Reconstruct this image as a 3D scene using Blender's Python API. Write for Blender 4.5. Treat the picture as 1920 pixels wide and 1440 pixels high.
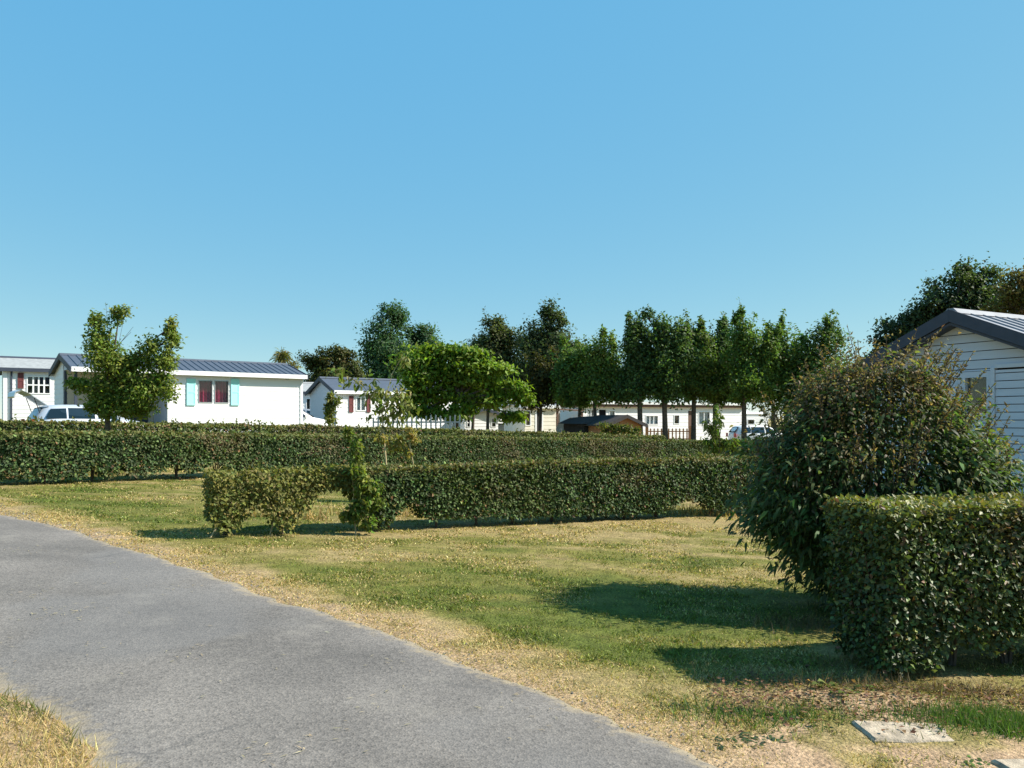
import bpy, math, random
import numpy as np
from mathutils import Vector
for o in list(bpy.data.objects): bpy.data.objects.remove(o)
S = bpy.context.scene; C = S.collection
rng = np.random.default_rng(7); random.seed(7)
# ------------------------------------------------------------------ camera, sky, sun, exposure
F, HY, EYE = 1500.0, 785.0, 1.6            # focal length in 1920-wide pixels, eye-level row, eye height
cam = bpy.data.objects.new('camera', bpy.data.cameras.new('camera')); C.objects.link(cam)
cam.location = (0, 0, EYE); cam.rotation_euler = (math.radians(90), 0, 0)
cam.data.sensor_width = 36; cam.data.lens = 36*F/1920; cam.data.shift_y = (HY-720)/1920
cam.data.clip_start = .1; cam.data.clip_end = 12000
S.camera = cam
SUN_EL, SUN_AZ = math.radians(40), math.radians(87)   # azimuth clockwise from +Y: the sun stands to the right
W = bpy.data.worlds.new('World'); S.world = W; W.use_nodes = True
wn = W.node_tree; bg = wn.nodes['Background']
sky = wn.nodes.new('ShaderNodeTexSky'); sky.sky_type = 'NISHITA'; sky.sun_disc = False
sky.sun_elevation = SUN_EL; sky.sun_rotation = SUN_AZ
sky.air_density = .6; sky.dust_density = .1; sky.ozone_density = 6; sky.altitude = 0
gr = wn.nodes.new('ShaderNodeVectorMath'); gr.operation = 'MULTIPLY_ADD'      # overall colour balance of the sky
gr.inputs[1].default_value = (.84, .47, .07); gr.inputs[2].default_value = (.32, 1.88, 3.8)
wn.links.new(sky.outputs[0], gr.inputs[0]); wn.links.new(gr.outputs[0], bg.inputs[0]); bg.inputs[1].default_value = .1
sl = bpy.data.objects.new('sun', bpy.data.lights.new('sun', 'SUN')); C.objects.link(sl)
sl.data.energy = 5.0; sl.data.angle = math.radians(.53); sl.data.color = (1, .94, .84)
sv = Vector((math.cos(SUN_EL)*math.sin(SUN_AZ), math.cos(SUN_EL)*math.cos(SUN_AZ), math.sin(SUN_EL)))
sl.rotation_euler = (-sv).to_track_quat('-Z', 'Y').to_euler()
S.view_settings.view_transform = 'Standard'; S.view_settings.look = 'None'
S.view_settings.exposure = .95; S.view_settings.gamma = 1
S.render.engine = 'CYCLES'; S.cycles.max_bounces = 6; S.cycles.transparent_max_bounces = 12

# ------------------------------------------------------------------ small maths
def hsh(ix, iy, s):
    n = np.sin(ix*127.1+iy*311.7+s*74.7)*43758.5453
    return n-np.floor(n)
def vnoise(x, y, s=0):
    x = np.asarray(x, float); y = np.asarray(y, float)
    ix, iy = np.floor(x), np.floor(y); fx, fy = x-ix, y-iy
    fx = fx*fx*(3-2*fx); fy = fy*fy*(3-2*fy)
    a, b, c, d = hsh(ix, iy, s), hsh(ix+1, iy, s), hsh(ix, iy+1, s), hsh(ix+1, iy+1, s)
    return (a*(1-fx)+b*fx)*(1-fy)+(c*(1-fx)+d*fx)*fy
def fbm(x, y, s=0, o=4):
    r, a, t = 0, .5, 0
    for i in range(o):
        r = r+a*vnoise(x*2**i, y*2**i, s+i*3.1); t += a; a *= .5
    return r/t
def smooth(a, b, x):
    t = np.clip((x-a)/(b-a), 0, 1); return t*t*(3-2*t)
def ground(x, y):
    x = np.asarray(x, float); y = np.asarray(y, float)
    z = (.0069*60*np.tanh(y/60)-.0454*20*np.tanh(x/20))*np.exp(-(x*x+y*y)/200**2)
    return z-.16*np.exp(-((x+16)**2+(y-30)**2)/40)
def G(x, y): return float(ground(x, y))
def at(px, Y): return (px-960)/F*Y                      # x of a column of the photograph at depth Y
def zat(py, Y): return EYE+(HY-py)*Y/F
def unit(v): return v/np.maximum(np.linalg.norm(v, axis=-1, keepdims=True), 1e-9)
def catmull(P, n=24):
    P = np.array(P, float); out = []
    Q = np.vstack([2*P[0]-P[1], P, 2*P[-1]-P[-2]])
    for i in range(1, len(Q)-2):
        for t in np.linspace(0, 1, n, endpoint=False):
            a, b, c, d = Q[i-1:i+3]
            out.append(.5*((2*b)+(c-a)*t+(2*a-5*b+4*c-d)*t*t+(3*b-a-3*c+d)*t**3))
    out.append(P[-1]); return np.array(out)
def polydist(x, y, P):
    """distance to polyline and signed side (positive right of travel)"""
    best = np.full(np.shape(x), 1e9); side = np.ones(np.shape(x)); arc = np.zeros(np.shape(x)); acc = 0
    for a, b in zip(P[:-1], P[1:]):
        d = b-a; l = np.hypot(*d)
        t = np.clip(((x-a[0])*d[0]+(y-a[1])*d[1])/(l*l), 0, 1)
        qx, qy = x-a[0]-t*d[0], y-a[1]-t*d[1]; dist = np.hypot(qx, qy)
        m = dist < best
        best = np.where(m, dist, best); side = np.where(m, np.sign(d[1]*(x-a[0])-d[0]*(y-a[1])), side); arc = np.where(m, acc+t*l, arc)
        acc += l
    return best, side, arc

# ------------------------------------------------------------------ materials
def mat(name, col, rough=.6, spec=.4, noise=0, scale=8, metal=0, bump=0, bscale=60, stretch=None):
    m = bpy.data.materials.new(name); m.use_nodes = True; n = m.node_tree; b = n.nodes['Principled BSDF']
    b.inputs['Roughness'].default_value = rough; b.inputs['Specular IOR Level'].default_value = spec; b.inputs['Metallic'].default_value = metal
    b.inputs['Base Color'].default_value = (*col, 1)
    tc = n.nodes.new('ShaderNodeTexCoord'); mp = n.nodes.new('ShaderNodeMapping'); n.links.new(tc.outputs['Object'], mp.inputs[0])
    if stretch: mp.inputs['Scale'].default_value = stretch
    if noise:
        t = n.nodes.new('ShaderNodeTexNoise'); t.inputs['Scale'].default_value = scale; t.inputs['Detail'].default_value = 6
        n.links.new(mp.outputs[0], t.inputs['Vector'])
        r = n.nodes.new('ShaderNodeMapRange'); r.inputs[1].default_value = .3; r.inputs[2].default_value = .7
        r.inputs[3].default_value = 1-noise; r.inputs[4].default_value = 1+noise*.6; n.links.new(t.outputs[0], r.inputs[0])
        mx = n.nodes.new('ShaderNodeMix'); mx.data_type = 'RGBA'; mx.blend_type = 'MULTIPLY'; mx.inputs[0].default_value = 1
        mx.inputs[6].default_value = (*col, 1); n.links.new(r.outputs[0], mx.inputs[7]); n.links.new(mx.outputs[2], b.inputs['Base Color'])
    if bump:
        t = n.nodes.new('ShaderNodeTexNoise'); t.inputs['Scale'].default_value = bscale; t.inputs['Detail'].default_value = 5
        n.links.new(mp.outputs[0], t.inputs['Vector'])
        bp = n.nodes.new('ShaderNodeBump'); bp.inputs['Strength'].default_value = bump; bp.inputs['Distance'].default_value = .02
        n.links.new(t.outputs[0], bp.inputs['Height']); n.links.new(bp.outputs[0], b.inputs['Normal'])
    return m
def leafmat(name, trans=.3, rough=.42, spec=.45):
    m = bpy.data.materials.new(name); m.use_nodes = True; n = m.node_tree; b = n.nodes['Principled BSDF']; out = n.nodes['Material Output']
    a = n.nodes.new('ShaderNodeAttribute'); a.attribute_name = 'col'
    b.inputs['Roughness'].default_value = rough; b.inputs['Specular IOR Level'].default_value = spec
    n.links.new(a.outputs[0], b.inputs['Base Color'])
    t = n.nodes.new('ShaderNodeBsdfTranslucent')
    mu = n.nodes.new('ShaderNodeMix'); mu.data_type = 'RGBA'; mu.blend_type = 'MULTIPLY'; mu.inputs[0].default_value = 1
    mu.inputs[7].default_value = (1.25, 1.35, .6, 1); n.links.new(a.outputs[0], mu.inputs[6]); n.links.new(mu.outputs[2], t.inputs[0])
    mx = n.nodes.new('ShaderNodeMixShader'); mx.inputs[0].default_value = trans
    n.links.new(b.outputs[0], mx.inputs[1]); n.links.new(t.outputs[0], mx.inputs[2]); n.links.new(mx.outputs[0], out.inputs[0])
    return m
def glassmat(name, tint=(.75, .82, .85), refl=.05):
    m = bpy.data.materials.new(name); m.use_nodes = True; n = m.node_tree; out = n.nodes['Material Output']
    tr = n.nodes.new('ShaderNodeBsdfTransparent'); tr.inputs[0].default_value = (*tint, 1)
    gl = n.nodes.new('ShaderNodeBsdfGlossy'); gl.inputs['Roughness'].default_value = .03
    mx = n.nodes.new('ShaderNodeMixShader'); mx.inputs[0].default_value = refl
    n.links.new(tr.outputs[0], mx.inputs[1]); n.links.new(gl.outputs[0], mx.inputs[2]); n.links.new(mx.outputs[0], out.inputs[0])
    return m
M = dict(
    leaf=leafmat('leaf', .42, .55, .22), glossy_leaf=leafmat('glossy_leaf', .28, .5, .35), hedge_leaf=leafmat('hedge_leaf', .25, .62, .25), blade=leafmat('grass_blade', .3, .6, .25),
    bark=mat('bark', (.11, .085, .065), .9, .2, .4, 14, bump=.6, bscale=40), twig=mat('twig', (.09, .065, .045), .9, .2, .3, 20),
    pale_cane=mat('pale_cane', (.45, .36, .2), .8, .2, .2, 20),
    siding=mat('white_siding', (.80, .79, .79), .5, .35, .05, 3, stretch=(.4, 1, 3)), trim=mat('white_trim', (.82, .82, .82), .45),
    siding_cream=mat('cream_siding', (.74, .69, .58), .55, .3, .06, 3), siding_grey=mat('pale_grey_siding', (.50, .545, .63), .55, .3, .06, 4, stretch=(.4, 1, 3)),
    beige=mat('beige_panel', (.5, .45, .36), .7, .3, .08, 4),
    slate=mat('slate_metal_roof', (.075, .088, .115), .5, .4, .15, 5), greyroof=mat('pale_grey_roof', (.3, .31, .31), .75, .3, .2, 6, bump=.3, bscale=25),
    cabinroof=mat('zinc_grey_roof', (.25, .26, .285), .7, .25, .15, 5), felt=mat('roofing_felt', (.06, .055, .055), .9, .15, .2, 8),
    darktrim=mat('charcoal_trim', (.045, .055, .08), .6, .3, .12, 6), whiteroof=mat('white_flat_roof', (.75, .75, .74), .6, .3, .1, 3),
    brown=mat('brown_trim', (.13, .075, .055), .7, .3, .15, 8), dark=mat('dark_void', (.015, .015, .018), .9, .1), plinth=mat('dark_plinth', (.035, .033, .032), .9, .2, .2, 5),
    turq=mat('turquoise_shutter', (.38, .80, .78), .55, .3, .05, 10), red=mat('red_shutter', (.15, .045, .045), .6, .3, .08, 10),
    curtain_red=mat('red_curtain', (.55, .035, .08), .9, .2, .2, 4), curtain=mat('pale_curtain', (.55, .58, .6), .9, .2, .15, 5),
    glass=glassmat('window_glass'), carglass=glassmat('car_glass', (.14, .17, .19), .14),
    wood=mat('orange_wood', (.42, .19, .085), .7, .3, .25, 6, stretch=(1, 1, 8)), grey_wood=mat('weathered_wood', (.42, .42, .42), .8, .2, .25, 8),
    silver=mat('silver_paint', (.5, .54, .6), .3, .5, metal=.35), white_paint=mat('white_car_paint', (.8, .8, .8), .25, .5), grey_paint=mat('grey_car_paint', (.33, .35, .38), .3, .5, metal=.4),
    tyre=mat('tyre', (.02, .02, .02), .85, .3), rim=mat('wheel_rim', (.45, .45, .46), .35, .5, metal=.8), lamp_red=mat('tail_lamp', (.4, .02, .02), .25, .5), lamp_clear=mat('head_lamp', (.7, .72, .74), .15, .6),
    slab=mat('concrete_slab', (.38, .315, .235), .9, .2, .45, 14, bump=.5, bscale=70), dish=mat('dish_grey', (.42, .46, .48), .5, .4, .05, 5), steel=mat('galvanised_steel', (.4, .42, .43), .45, .5, metal=.6),
)
# asphalt: worn, light grey, aggregate speckle, dusty patches; attribute 'edge' is the crumbling, sand-strewn margin
def asphalt():
    m = bpy.data.materials.new('worn_asphalt'); m.use_nodes = True; n = m.node_tree; b = n.nodes['Principled BSDF']; L = n.links.new
    tc = n.nodes.new('ShaderNodeTexCoord')
    def nz(scale, det=4, rough=.6):
        t = n.nodes.new('ShaderNodeTexNoise'); t.inputs['Scale'].default_value = scale; t.inputs['Detail'].default_value = det; t.inputs['Roughness'].default_value = rough
        L(tc.outputs['Object'], t.inputs['Vector']); return t.outputs[0]
    def ramp(f, *st):
        r = n.nodes.new('ShaderNodeValToRGB'); e = r.color_ramp.elements
        e[0].position, e[0].color = st[0][0], (*st[0][1], 1); e[1].position, e[1].color = st[-1][0], (*st[-1][1], 1)
        for p, c in st[1:-1]: k = e.new(p); k.color = (*c, 1)
        L(f, r.inputs[0]); return r.outputs[0]
    def mix(f, a, c, bt='MIX'):
        x = n.nodes.new('ShaderNodeMix'); x.data_type = 'RGBA'; x.blend_type = bt
        if isinstance(f, (int, float)): x.inputs[0].default_value = f
        else: L(f, x.inputs[0])
        L(a, x.inputs[6])
        if isinstance(c, tuple): x.inputs[7].default_value = (*c, 1)
        else: L(c, x.inputs[7])
        return x.outputs[2]
    base = ramp(nz(.9, 6), (.32, (.115, .105, .096)), (.68, (.195, .176, .158)))
    vo = n.nodes.new('ShaderNodeTexVoronoi'); vo.inputs['Scale'].default_value = 95; L(tc.outputs['Object'], vo.inputs['Vector'])
    spk = ramp(vo.outputs['Color'], (0, (.6, .6, .6)), (.45, (.98, .98, .98)), (1, (1.3, 1.28, 1.24)))
    c = mix(1, base, spk, 'MULTIPLY')
    c = mix(1, c, ramp(nz(38, 3), (.3, (.82, .82, .82)), (.7, (1.15, 1.15, 1.15))), 'MULTIPLY')
    c = mix(ramp(nz(2.3, 5, .7), (.56, (0, 0, 0)), (.72, (.45, .45, .45))), c, (.26, .235, .2))
    # hairline cracks and darker sealed patches
    wv = n.nodes.new('ShaderNodeTexNoise'); wv.inputs['Scale'].default_value = 2.2; wv.inputs['Detail'].default_value = 5; L(tc.outputs['Object'], wv.inputs['Vector'])
    vm = n.nodes.new('ShaderNodeVectorMath'); vm.operation = 'MULTIPLY_ADD'; vm.inputs[1].default_value = (.5, .5, .5); L(wv.outputs['Color'], vm.inputs[0]); L(tc.outputs['Object'], vm.inputs[2])
    ve = n.nodes.new('ShaderNodeTexVoronoi'); ve.feature = 'DISTANCE_TO_EDGE'; ve.inputs['Scale'].default_value = .62; L(vm.outputs[0], ve.inputs['Vector'])
    ck = n.nodes.new('ShaderNodeMapRange'); ck.inputs[1].default_value = .003; ck.inputs[2].default_value = .011; ck.inputs[3].default_value = .55; ck.inputs[4].default_value = 0; L(ve.outputs['Distance'], ck.inputs[0])
    cm_ = n.nodes.new('ShaderNodeMath'); cm_.operation = 'MULTIPLY'; L(ck.outputs[0], cm_.inputs[0]); L(ramp(nz(.8, 3), (.5, (0, 0, 0)), (.62, (1, 1, 1))), cm_.inputs[1])
    c = mix(cm_.outputs[0], c, (.07, .068, .066))
    c = mix(ramp(nz(.45, 3, .4), (.55, (0, 0, 0)), (.6, (.35, .35, .35))), c, (.13, .128, .128))
    at_ = n.nodes.new('ShaderNodeAttribute'); at_.attribute_name = 'edge'
    ad = n.nodes.new('ShaderNodeMath'); ad.operation = 'MULTIPLY_ADD'; L(nz(11, 6, .7), ad.inputs[0]); ad.inputs[1].default_value = 1.5; L(at_.outputs['Fac'], ad.inputs[2])
    f = ramp(ad.outputs[0], (1.0, (0, 0, 0)), (1.0, (0, 0, 0)))
    mr = n.nodes.new('ShaderNodeMapRange'); mr.inputs[1].default_value = 1.05; mr.inputs[2].default_value = 1.6; L(ad.outputs[0], mr.inputs[0])
    c = mix(mr.outputs[0], c, (.34, .27, .17))
    L(c, b.inputs['Base Color']); b.inputs['Roughness'].default_value = .88; b.inputs['Specular IOR Level'].default_value = .25
    bp = n.nodes.new('ShaderNodeBump'); bp.inputs['Strength'].default_value = .4; bp.inputs['Distance'].default_value = .006
    L(vo.outputs['Distance'], bp.inputs['Height']); L(bp.outputs[0], b.inputs['Normal'])
    return m
M['asphalt'] = asphalt()
def groundmat():
    m = bpy.data.materials.new('dry_lawn_soil'); m.use_nodes = True; n = m.node_tree; b = n.nodes['Principled BSDF']; L = n.links.new
    a = n.nodes.new('ShaderNodeAttribute'); a.attribute_name = 'col'; tc = n.nodes.new('ShaderNodeTexCoord')
    src = a.outputs[0]
    for sc, lo, hi in ((45, .55, 1.4), (7, .75, 1.2), (150, .7, 1.3)):
        t = n.nodes.new('ShaderNodeTexNoise'); t.inputs['Scale'].default_value = sc; t.inputs['Detail'].default_value = 4; L(tc.outputs['Object'], t.inputs['Vector'])
        r = n.nodes.new('ShaderNodeMapRange'); r.inputs[1].default_value = .3; r.inputs[2].default_value = .7; r.inputs[3].default_value = lo; r.inputs[4].default_value = hi; L(t.outputs[0], r.inputs[0])
        x = n.nodes.new('ShaderNodeMix'); x.data_type = 'RGBA'; x.blend_type = 'MULTIPLY'; x.inputs[0].default_value = 1
        L(src, x.inputs[6]); L(r.outputs[0], x.inputs[7]); src = x.outputs[2]
    L(src, b.inputs['Base Color']); b.inputs['Roughness'].default_value = .95; b.inputs['Specular IOR Level'].default_value = .15
    t = n.nodes.new('ShaderNodeTexNoise'); t.inputs['Scale'].default_value = 60; t.inputs['Detail'].default_value = 6; L(tc.outputs['Object'], t.inputs['Vector'])
    bp = n.nodes.new('ShaderNodeBump'); bp.inputs['Strength'].default_value = .8; bp.inputs['Distance'].default_value = .02; L(t.outputs[0], bp.inputs['Height']); L(bp.outputs[0], b.inputs['Normal'])
    return m
M['ground'] = groundmat()

# ------------------------------------------------------------------ object helpers
def link(name, me, parent=None, kind=None):
    o = bpy.data.objects.new(name, me); C.objects.link(o)
    if parent: o.parent = parent
    if kind: o['kind'] = kind
    return o
def tag(o, label, cat, group=None):
    o['label'] = label; o['category'] = cat
    if group: o['group'] = group
    return o
def thing(name, label, cat, loc, rz=0, group=None):
    o = link(name, None); o.location = loc; o.rotation_euler = (0, 0, rz); o.empty_display_size = .2
    return tag(o, label, cat, group)
class MB:
    def __init__(s): s.v = []; s.f = []
    def add(s, vs, fs):
        k = len(s.v); s.v += [tuple(map(float, p)) for p in vs]; s.f += [tuple(i+k for i in f) for f in fs]; return s
    def hexa(s, p):       # 8 points: 0-3 one side, 4-7 the opposite side
        return s.add(p, [(0, 3, 2, 1), (4, 5, 6, 7), (0, 1, 5, 4), (1, 2, 6, 5), (2, 3, 7, 6), (3, 0, 4, 7)])
    def box(s, x0, x1, y0, y1, z0, z1):
        return s.hexa([(x0, y0, z0), (x1, y0, z0), (x1, y1, z0), (x0, y1, z0), (x0, y0, z1), (x1, y0, z1), (x1, y1, z1), (x0, y1, z1)])
    def tube(s, pts, rad, n=7, cap=True):
        pts = [Vector(p) for p in pts]; rings = []; k0 = len(s.v)
        for i, p in enumerate(pts):
            d = (pts[min(i+1, len(pts)-1)]-pts[max(i-1, 0)]).normalized()
            a = d.cross(Vector((.31, .91, .27))); a = a.normalized() if a.length > 1e-4 else Vector((1, 0, 0)); b = d.cross(a)
            for j in range(n):
                t = 2*math.pi*j/n; s.v.append(tuple(p+(a*math.cos(t)+b*math.sin(t))*rad[i]))
        for i in range(len(pts)-1):
            for j in range(n):
                s.f.append((k0+i*n+j, k0+i*n+(j+1) % n, k0+(i+1)*n+(j+1) % n, k0+(i+1)*n+j))
        if cap: s.f.append(tuple(k0+j for j in range(n))[::-1]); s.f.append(tuple(k0+(len(pts)-1)*n+j for j in range(n)))
        return s
    def mesh(s, name, m, smooth_=False):
        me = bpy.data.meshes.new(name); me.from_pydata(s.v, [], s.f); me.materials.append(M[m] if isinstance(m, str) else m)
        if smooth_: me.polygons.foreach_set('use_smooth', [True]*len(me.polygons))
        me.update(); return me
    def build(s, name, m, parent=None, kind=None, smooth_=False): return link(name, s.mesh(name, m, smooth_), parent, kind)
def arrmesh(name, verts, faces_per, nface_verts, col, material):
    """verts (N,k,3); faces_per: list of local index tuples of equal size"""
    N, k, _ = verts.shape; fp = np.array(faces_per); nf = len(fp); q = fp.shape[1]
    me = bpy.data.meshes.new(name); me.vertices.add(N*k); me.vertices.foreach_set('co', verts.astype(np.float32).ravel())
    idx = (np.arange(N)[:, None, None]*k+fp[None]).astype(np.int32).ravel()
    me.loops.add(len(idx)); me.loops.foreach_set('vertex_index', idx)
    me.polygons.add(N*nf); me.polygons.foreach_set('loop_start', (np.arange(N*nf)*q).astype(np.int32))
    a = me.attributes.new('col', 'FLOAT_COLOR', 'POINT')
    c = np.ones((N, k, 4), np.float32); c[:, :, :3] = np.clip(col, .002, .9)[:, None, :]
    a.data.foreach_set('color', c.ravel()); me.materials.append(M[material]); me.update(calc_edges=True)
    return me
def leaves(name, pos, axis, nrm, L, Wd, col, material='leaf', parent=None, kind='stuff', lance=False, curl=.25):
    axis = unit(axis); side = unit(np.cross(axis, nrm)); n = np.cross(side, axis); L = np.asarray(L).reshape(-1, 1); Wd = np.asarray(Wd).reshape(-1, 1)
    if not lance:
        v = np.stack([pos, pos+axis*L*.45+side*Wd*.5+n*Wd*.15, pos+axis*L-n*L*curl*.4, pos+axis*L*.45-side*Wd*.5+n*Wd*.15], 1)
        me = arrmesh(name, v, [(0, 1, 2), (0, 2, 3)], 3, col, material)
    else:
        dn = np.array([0, 0, -1.]); c1, c2, c3 = curl*.12, curl*.5, curl*1.1
        p1, p2, p3 = pos+axis*L*.33+dn*L*c1, pos+axis*L*.68+dn*L*c2, pos+axis*L*.95+dn*L*c3
        v = np.stack([pos, p1+side*Wd*.5, p1-side*Wd*.5, p2+side*Wd*.4, p2-side*Wd*.4, p3], 1)
        me = arrmesh(name, v, [(0, 1, 2), (1, 3, 4), (1, 4, 2), (3, 5, 4)], 3, col, material)
    return link(name, me, parent, kind)
def vary(base, n, v=.25, hue=.12):
    base = np.asarray(base, float); k = np.exp(rng.normal(0, v, (n, 1))); h = 1+rng.normal(0, hue, (n, 3)); return np.clip(base*k*h, .003, .85)

# ------------------------------------------------------------------ ground and road
RE = catmull([(4.3, .3), (1.0, 3.72), (-.83, 5.65), (-3.46, 7.95), (-6.9, 10.75), (-14, 15.9), (-30, 25)], 16)   # right edge of the road, travelling away
LE = np.array([p+np.array([-d[1], d[0]])*(2.44-.1*min(1, max(0, (p[1]-3.2)/2.2))) for p, d in zip(RE, unit(np.gradient(RE, axis=0)))])
def road_sd(x, y):        # >0 lawn side of the right edge, and distance beyond the left edge
    d, s, a = polydist(x, y, RE); d2, s2, a2 = polydist(x, y, LE)
    wob = (vnoise(a*.9, a*0, 3)-.5)*.16+(vnoise(a*6, a*0, 5)-.5)*.09
    wob2 = (vnoise(a2*.9, a2*0, 13)-.5)*.16+(vnoise(a2*6, a2*0, 15)-.5)*.09
    return d*s-wob, -d2*s2-wob2
def hedge_near(x, y): return 0
STRAW, GREEN, OLIVE, SOIL = np.array([.37, .28, .125]), np.array([.115, .14, .026]), np.array([.205, .188, .046]), np.array([.36, .245, .15])
def lawn_state(x, y):
    """dryness 0..1, bare soil 0..1"""
    sd, sl_ = road_sd(x, y)
    n1 = fbm(x*.55+3, y*1.1, 1); n2 = fbm(x*1.7, y*2.6, 2); n3 = fbm(x*4, y*6, 4, 3)
    n4 = fbm(x*.7, y*4.2, 8, 3)
    dry = .48+(n1-.5)*1.2+(n2-.5)*.7+(n3-.5)*.6+(n4-.5)*.9
    green = np.exp(-(((x+.2)/1.9)**2+((y-6.6)/1.0)**2))*.45+np.exp(-(((x-1.0)/1.2)**2+((y-5.9)/.7)**2))*.3
    dry = dry-green+.33*smooth(7.5, 11, y)*smooth(-3, 1, x)
    dry = dry+.4*np.exp(-(((x-1.7)/.9)**2+((y-5.75)/.35)**2))+.35*np.exp(-(((x-2.2)/1.2)**2+((y-4.3)/.7)**2))
    strip = 1-smooth(.14, .38, sd+(n3-.5)*.3+(n2-.5)*.45)
    dry = np.maximum(dry, 1.1*(1-smooth(.2, .8, sd+(n3-.5)*.5+(n2-.5)*.7)))
    dry = np.where(sl_ > -.05, 1.1-.3*n2, dry)
    dirt = np.exp(-(((x-1.75)/.75)**2+((y-3.95)/.38)**2))*1.0+np.exp(-(((x-2.9)/1.3)**2+((y-4.55)/.28)**2))*.8+np.exp(-(((x-1.2)/.55)**2+((y-4.2)/.22)**2))*.75+np.exp(-(((x-2.1)/1.1)**2+((y-3.7)/.36)**2))*1.0+np.exp(-(((x-2.4)/.8)**2+((y-4.3)/.25)**2))*.7+np.exp(-(((x-1.9)/.8)**2+((y-4.75)/.16)**2))*.9
    dirt = dirt*smooth(.1, .42, .5+(n2-.5)*1.8+(n3-.5)*.8)
    dirt = np.maximum(dirt, strip*.72)
    return np.clip(dry, 0, 1), np.clip(dirt, 0, 1), sd, sl_
def lawn_col(dry):
    d = dry[..., None]
    return np.where(d < .5, GREEN+(OLIVE-GREEN)*d*2, OLIVE+(STRAW-OLIVE)*(d-.5)*2)
gx = np.concatenate([-np.geomspace(4000, 14.5, 26), np.arange(-14, 9, .1), np.geomspace(9.2, 4000, 26)])
gy = np.concatenate([-np.geomspace(300, 2, 10), np.arange(-1, 1.6, .5), np.arange(1.7, 22, .1), np.geomspace(22.3, 6000, 34)])
XX, YY = np.meshgrid(gx, gy); ZZ = ground(XX, YY)
fine = (vnoise(XX*2.1, YY*2.1, 9)-.5)*.03*(np.abs(XX) < 14)*(YY < 22)*(YY > 1.5)
dry, dirt, sd, sl_ = lawn_state(XX, YY)
out_ = np.maximum(sd, sl_)
ZZ = ZZ-.035*(1-smooth(-.3, -.05, out_))+fine*smooth(.0, .4, out_)
nx, ny = len(gx), len(gy)
me = bpy.data.meshes.new('ground'); me.vertices.add(nx*ny); me.vertices.foreach_set('co', np.stack([XX, YY, ZZ], -1).astype(np.float32).ravel())
ii = np.arange((ny-1)*nx).reshape(ny-1, nx)[:, :-1].ravel(); q = np.stack([ii, ii+1, ii+nx+1, ii+nx], 1).astype(np.int32)
me.loops.add(q.size); me.loops.foreach_set('vertex_index', q.ravel()); me.polygons.add(len(q)); me.polygons.foreach_set('loop_start', (np.arange(len(q))*4).astype(np.int32))
gc = lawn_col(dry)*.75; gc = gc+(SOIL-gc)*dirt[..., None]
a = me.attributes.new('col', 'FLOAT_COLOR', 'POINT'); cc = np.ones((ny, nx, 4), np.float32); cc[..., :3] = gc; a.data.foreach_set('color', cc.ravel())
me.materials.append(M['ground']); me.update(calc_edges=True); me.polygons.foreach_set('use_smooth', [True]*len(me.polygons))
link('ground', me, None, 'structure')
# road sheet, slightly cambered, ragged edges
arc = np.concatenate([[0], np.cumsum(np.hypot(*np.diff(RE, axis=0).T))]); ss = np.arange(0, arc[-1], .1)
R_ = np.stack([np.interp(ss, arc, RE[:, 0]), np.interp(ss, arc, RE[:, 1])], 1); L_ = np.stack([np.interp(ss, arc, LE[:, 0]), np.interp(ss, arc, LE[:, 1])], 1)
wr = (vnoise(ss*.9, ss*0, 3)-.5)*.16+(vnoise(ss*6, ss*0, 5)-.5)*.09; arcl = np.concatenate([[0], np.cumsum(np.hypot(*np.diff(L_, axis=0).T))])
wl = (vnoise(arcl*.9, arcl*0, 13)-.5)*.16+(vnoise(arcl*6, arcl*0, 15)-.5)*.09
nk = 26; tt = np.linspace(0, 1, nk)
dirv = unit(R_-L_); Rr = R_+dirv*(wr+.06)[:, None]; Ll = L_-dirv*(wl+.06)[:, None]
P = Ll[:, None]*(1-tt)[None, :, None]+Rr[:, None]*tt[None, :, None]
dist = np.hypot(*(Rr-Ll).T)[:, None]*np.minimum(tt, 1-tt)[None]
Z = ground(P[..., 0], P[..., 1])-.012+.03*smooth(0, .3, dist)
mb = MB(); ns = len(ss)
me = bpy.data.meshes.new('road'); me.vertices.add(ns*nk); me.vertices.foreach_set('co', np.concatenate([P, Z[..., None]], -1).astype(np.float32).ravel())
ii = np.arange((ns-1)*nk).reshape(ns-1, nk)[:, :-1].ravel(); q = np.stack([ii, ii+1, ii+nk+1, ii+nk], 1).astype(np.int32)
me.loops.add(q.size); me.loops.foreach_set('vertex_index', q.ravel()); me.polygons.add(len(q)); me.polygons.foreach_set('loop_start', (np.arange(len(q))*4).astype(np.int32))
a = me.attributes.new('edge', 'FLOAT', 'POINT'); a.data.foreach_set('value', (.8*(1-smooth(.0, .4, dist))).astype(np.float32).ravel())
me.materials.append(M['asphalt']); me.update(calc_edges=True); me.polygons.foreach_set('use_smooth', [True]*len(me.polygons))
link('road', me, None, 'structure')

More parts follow.
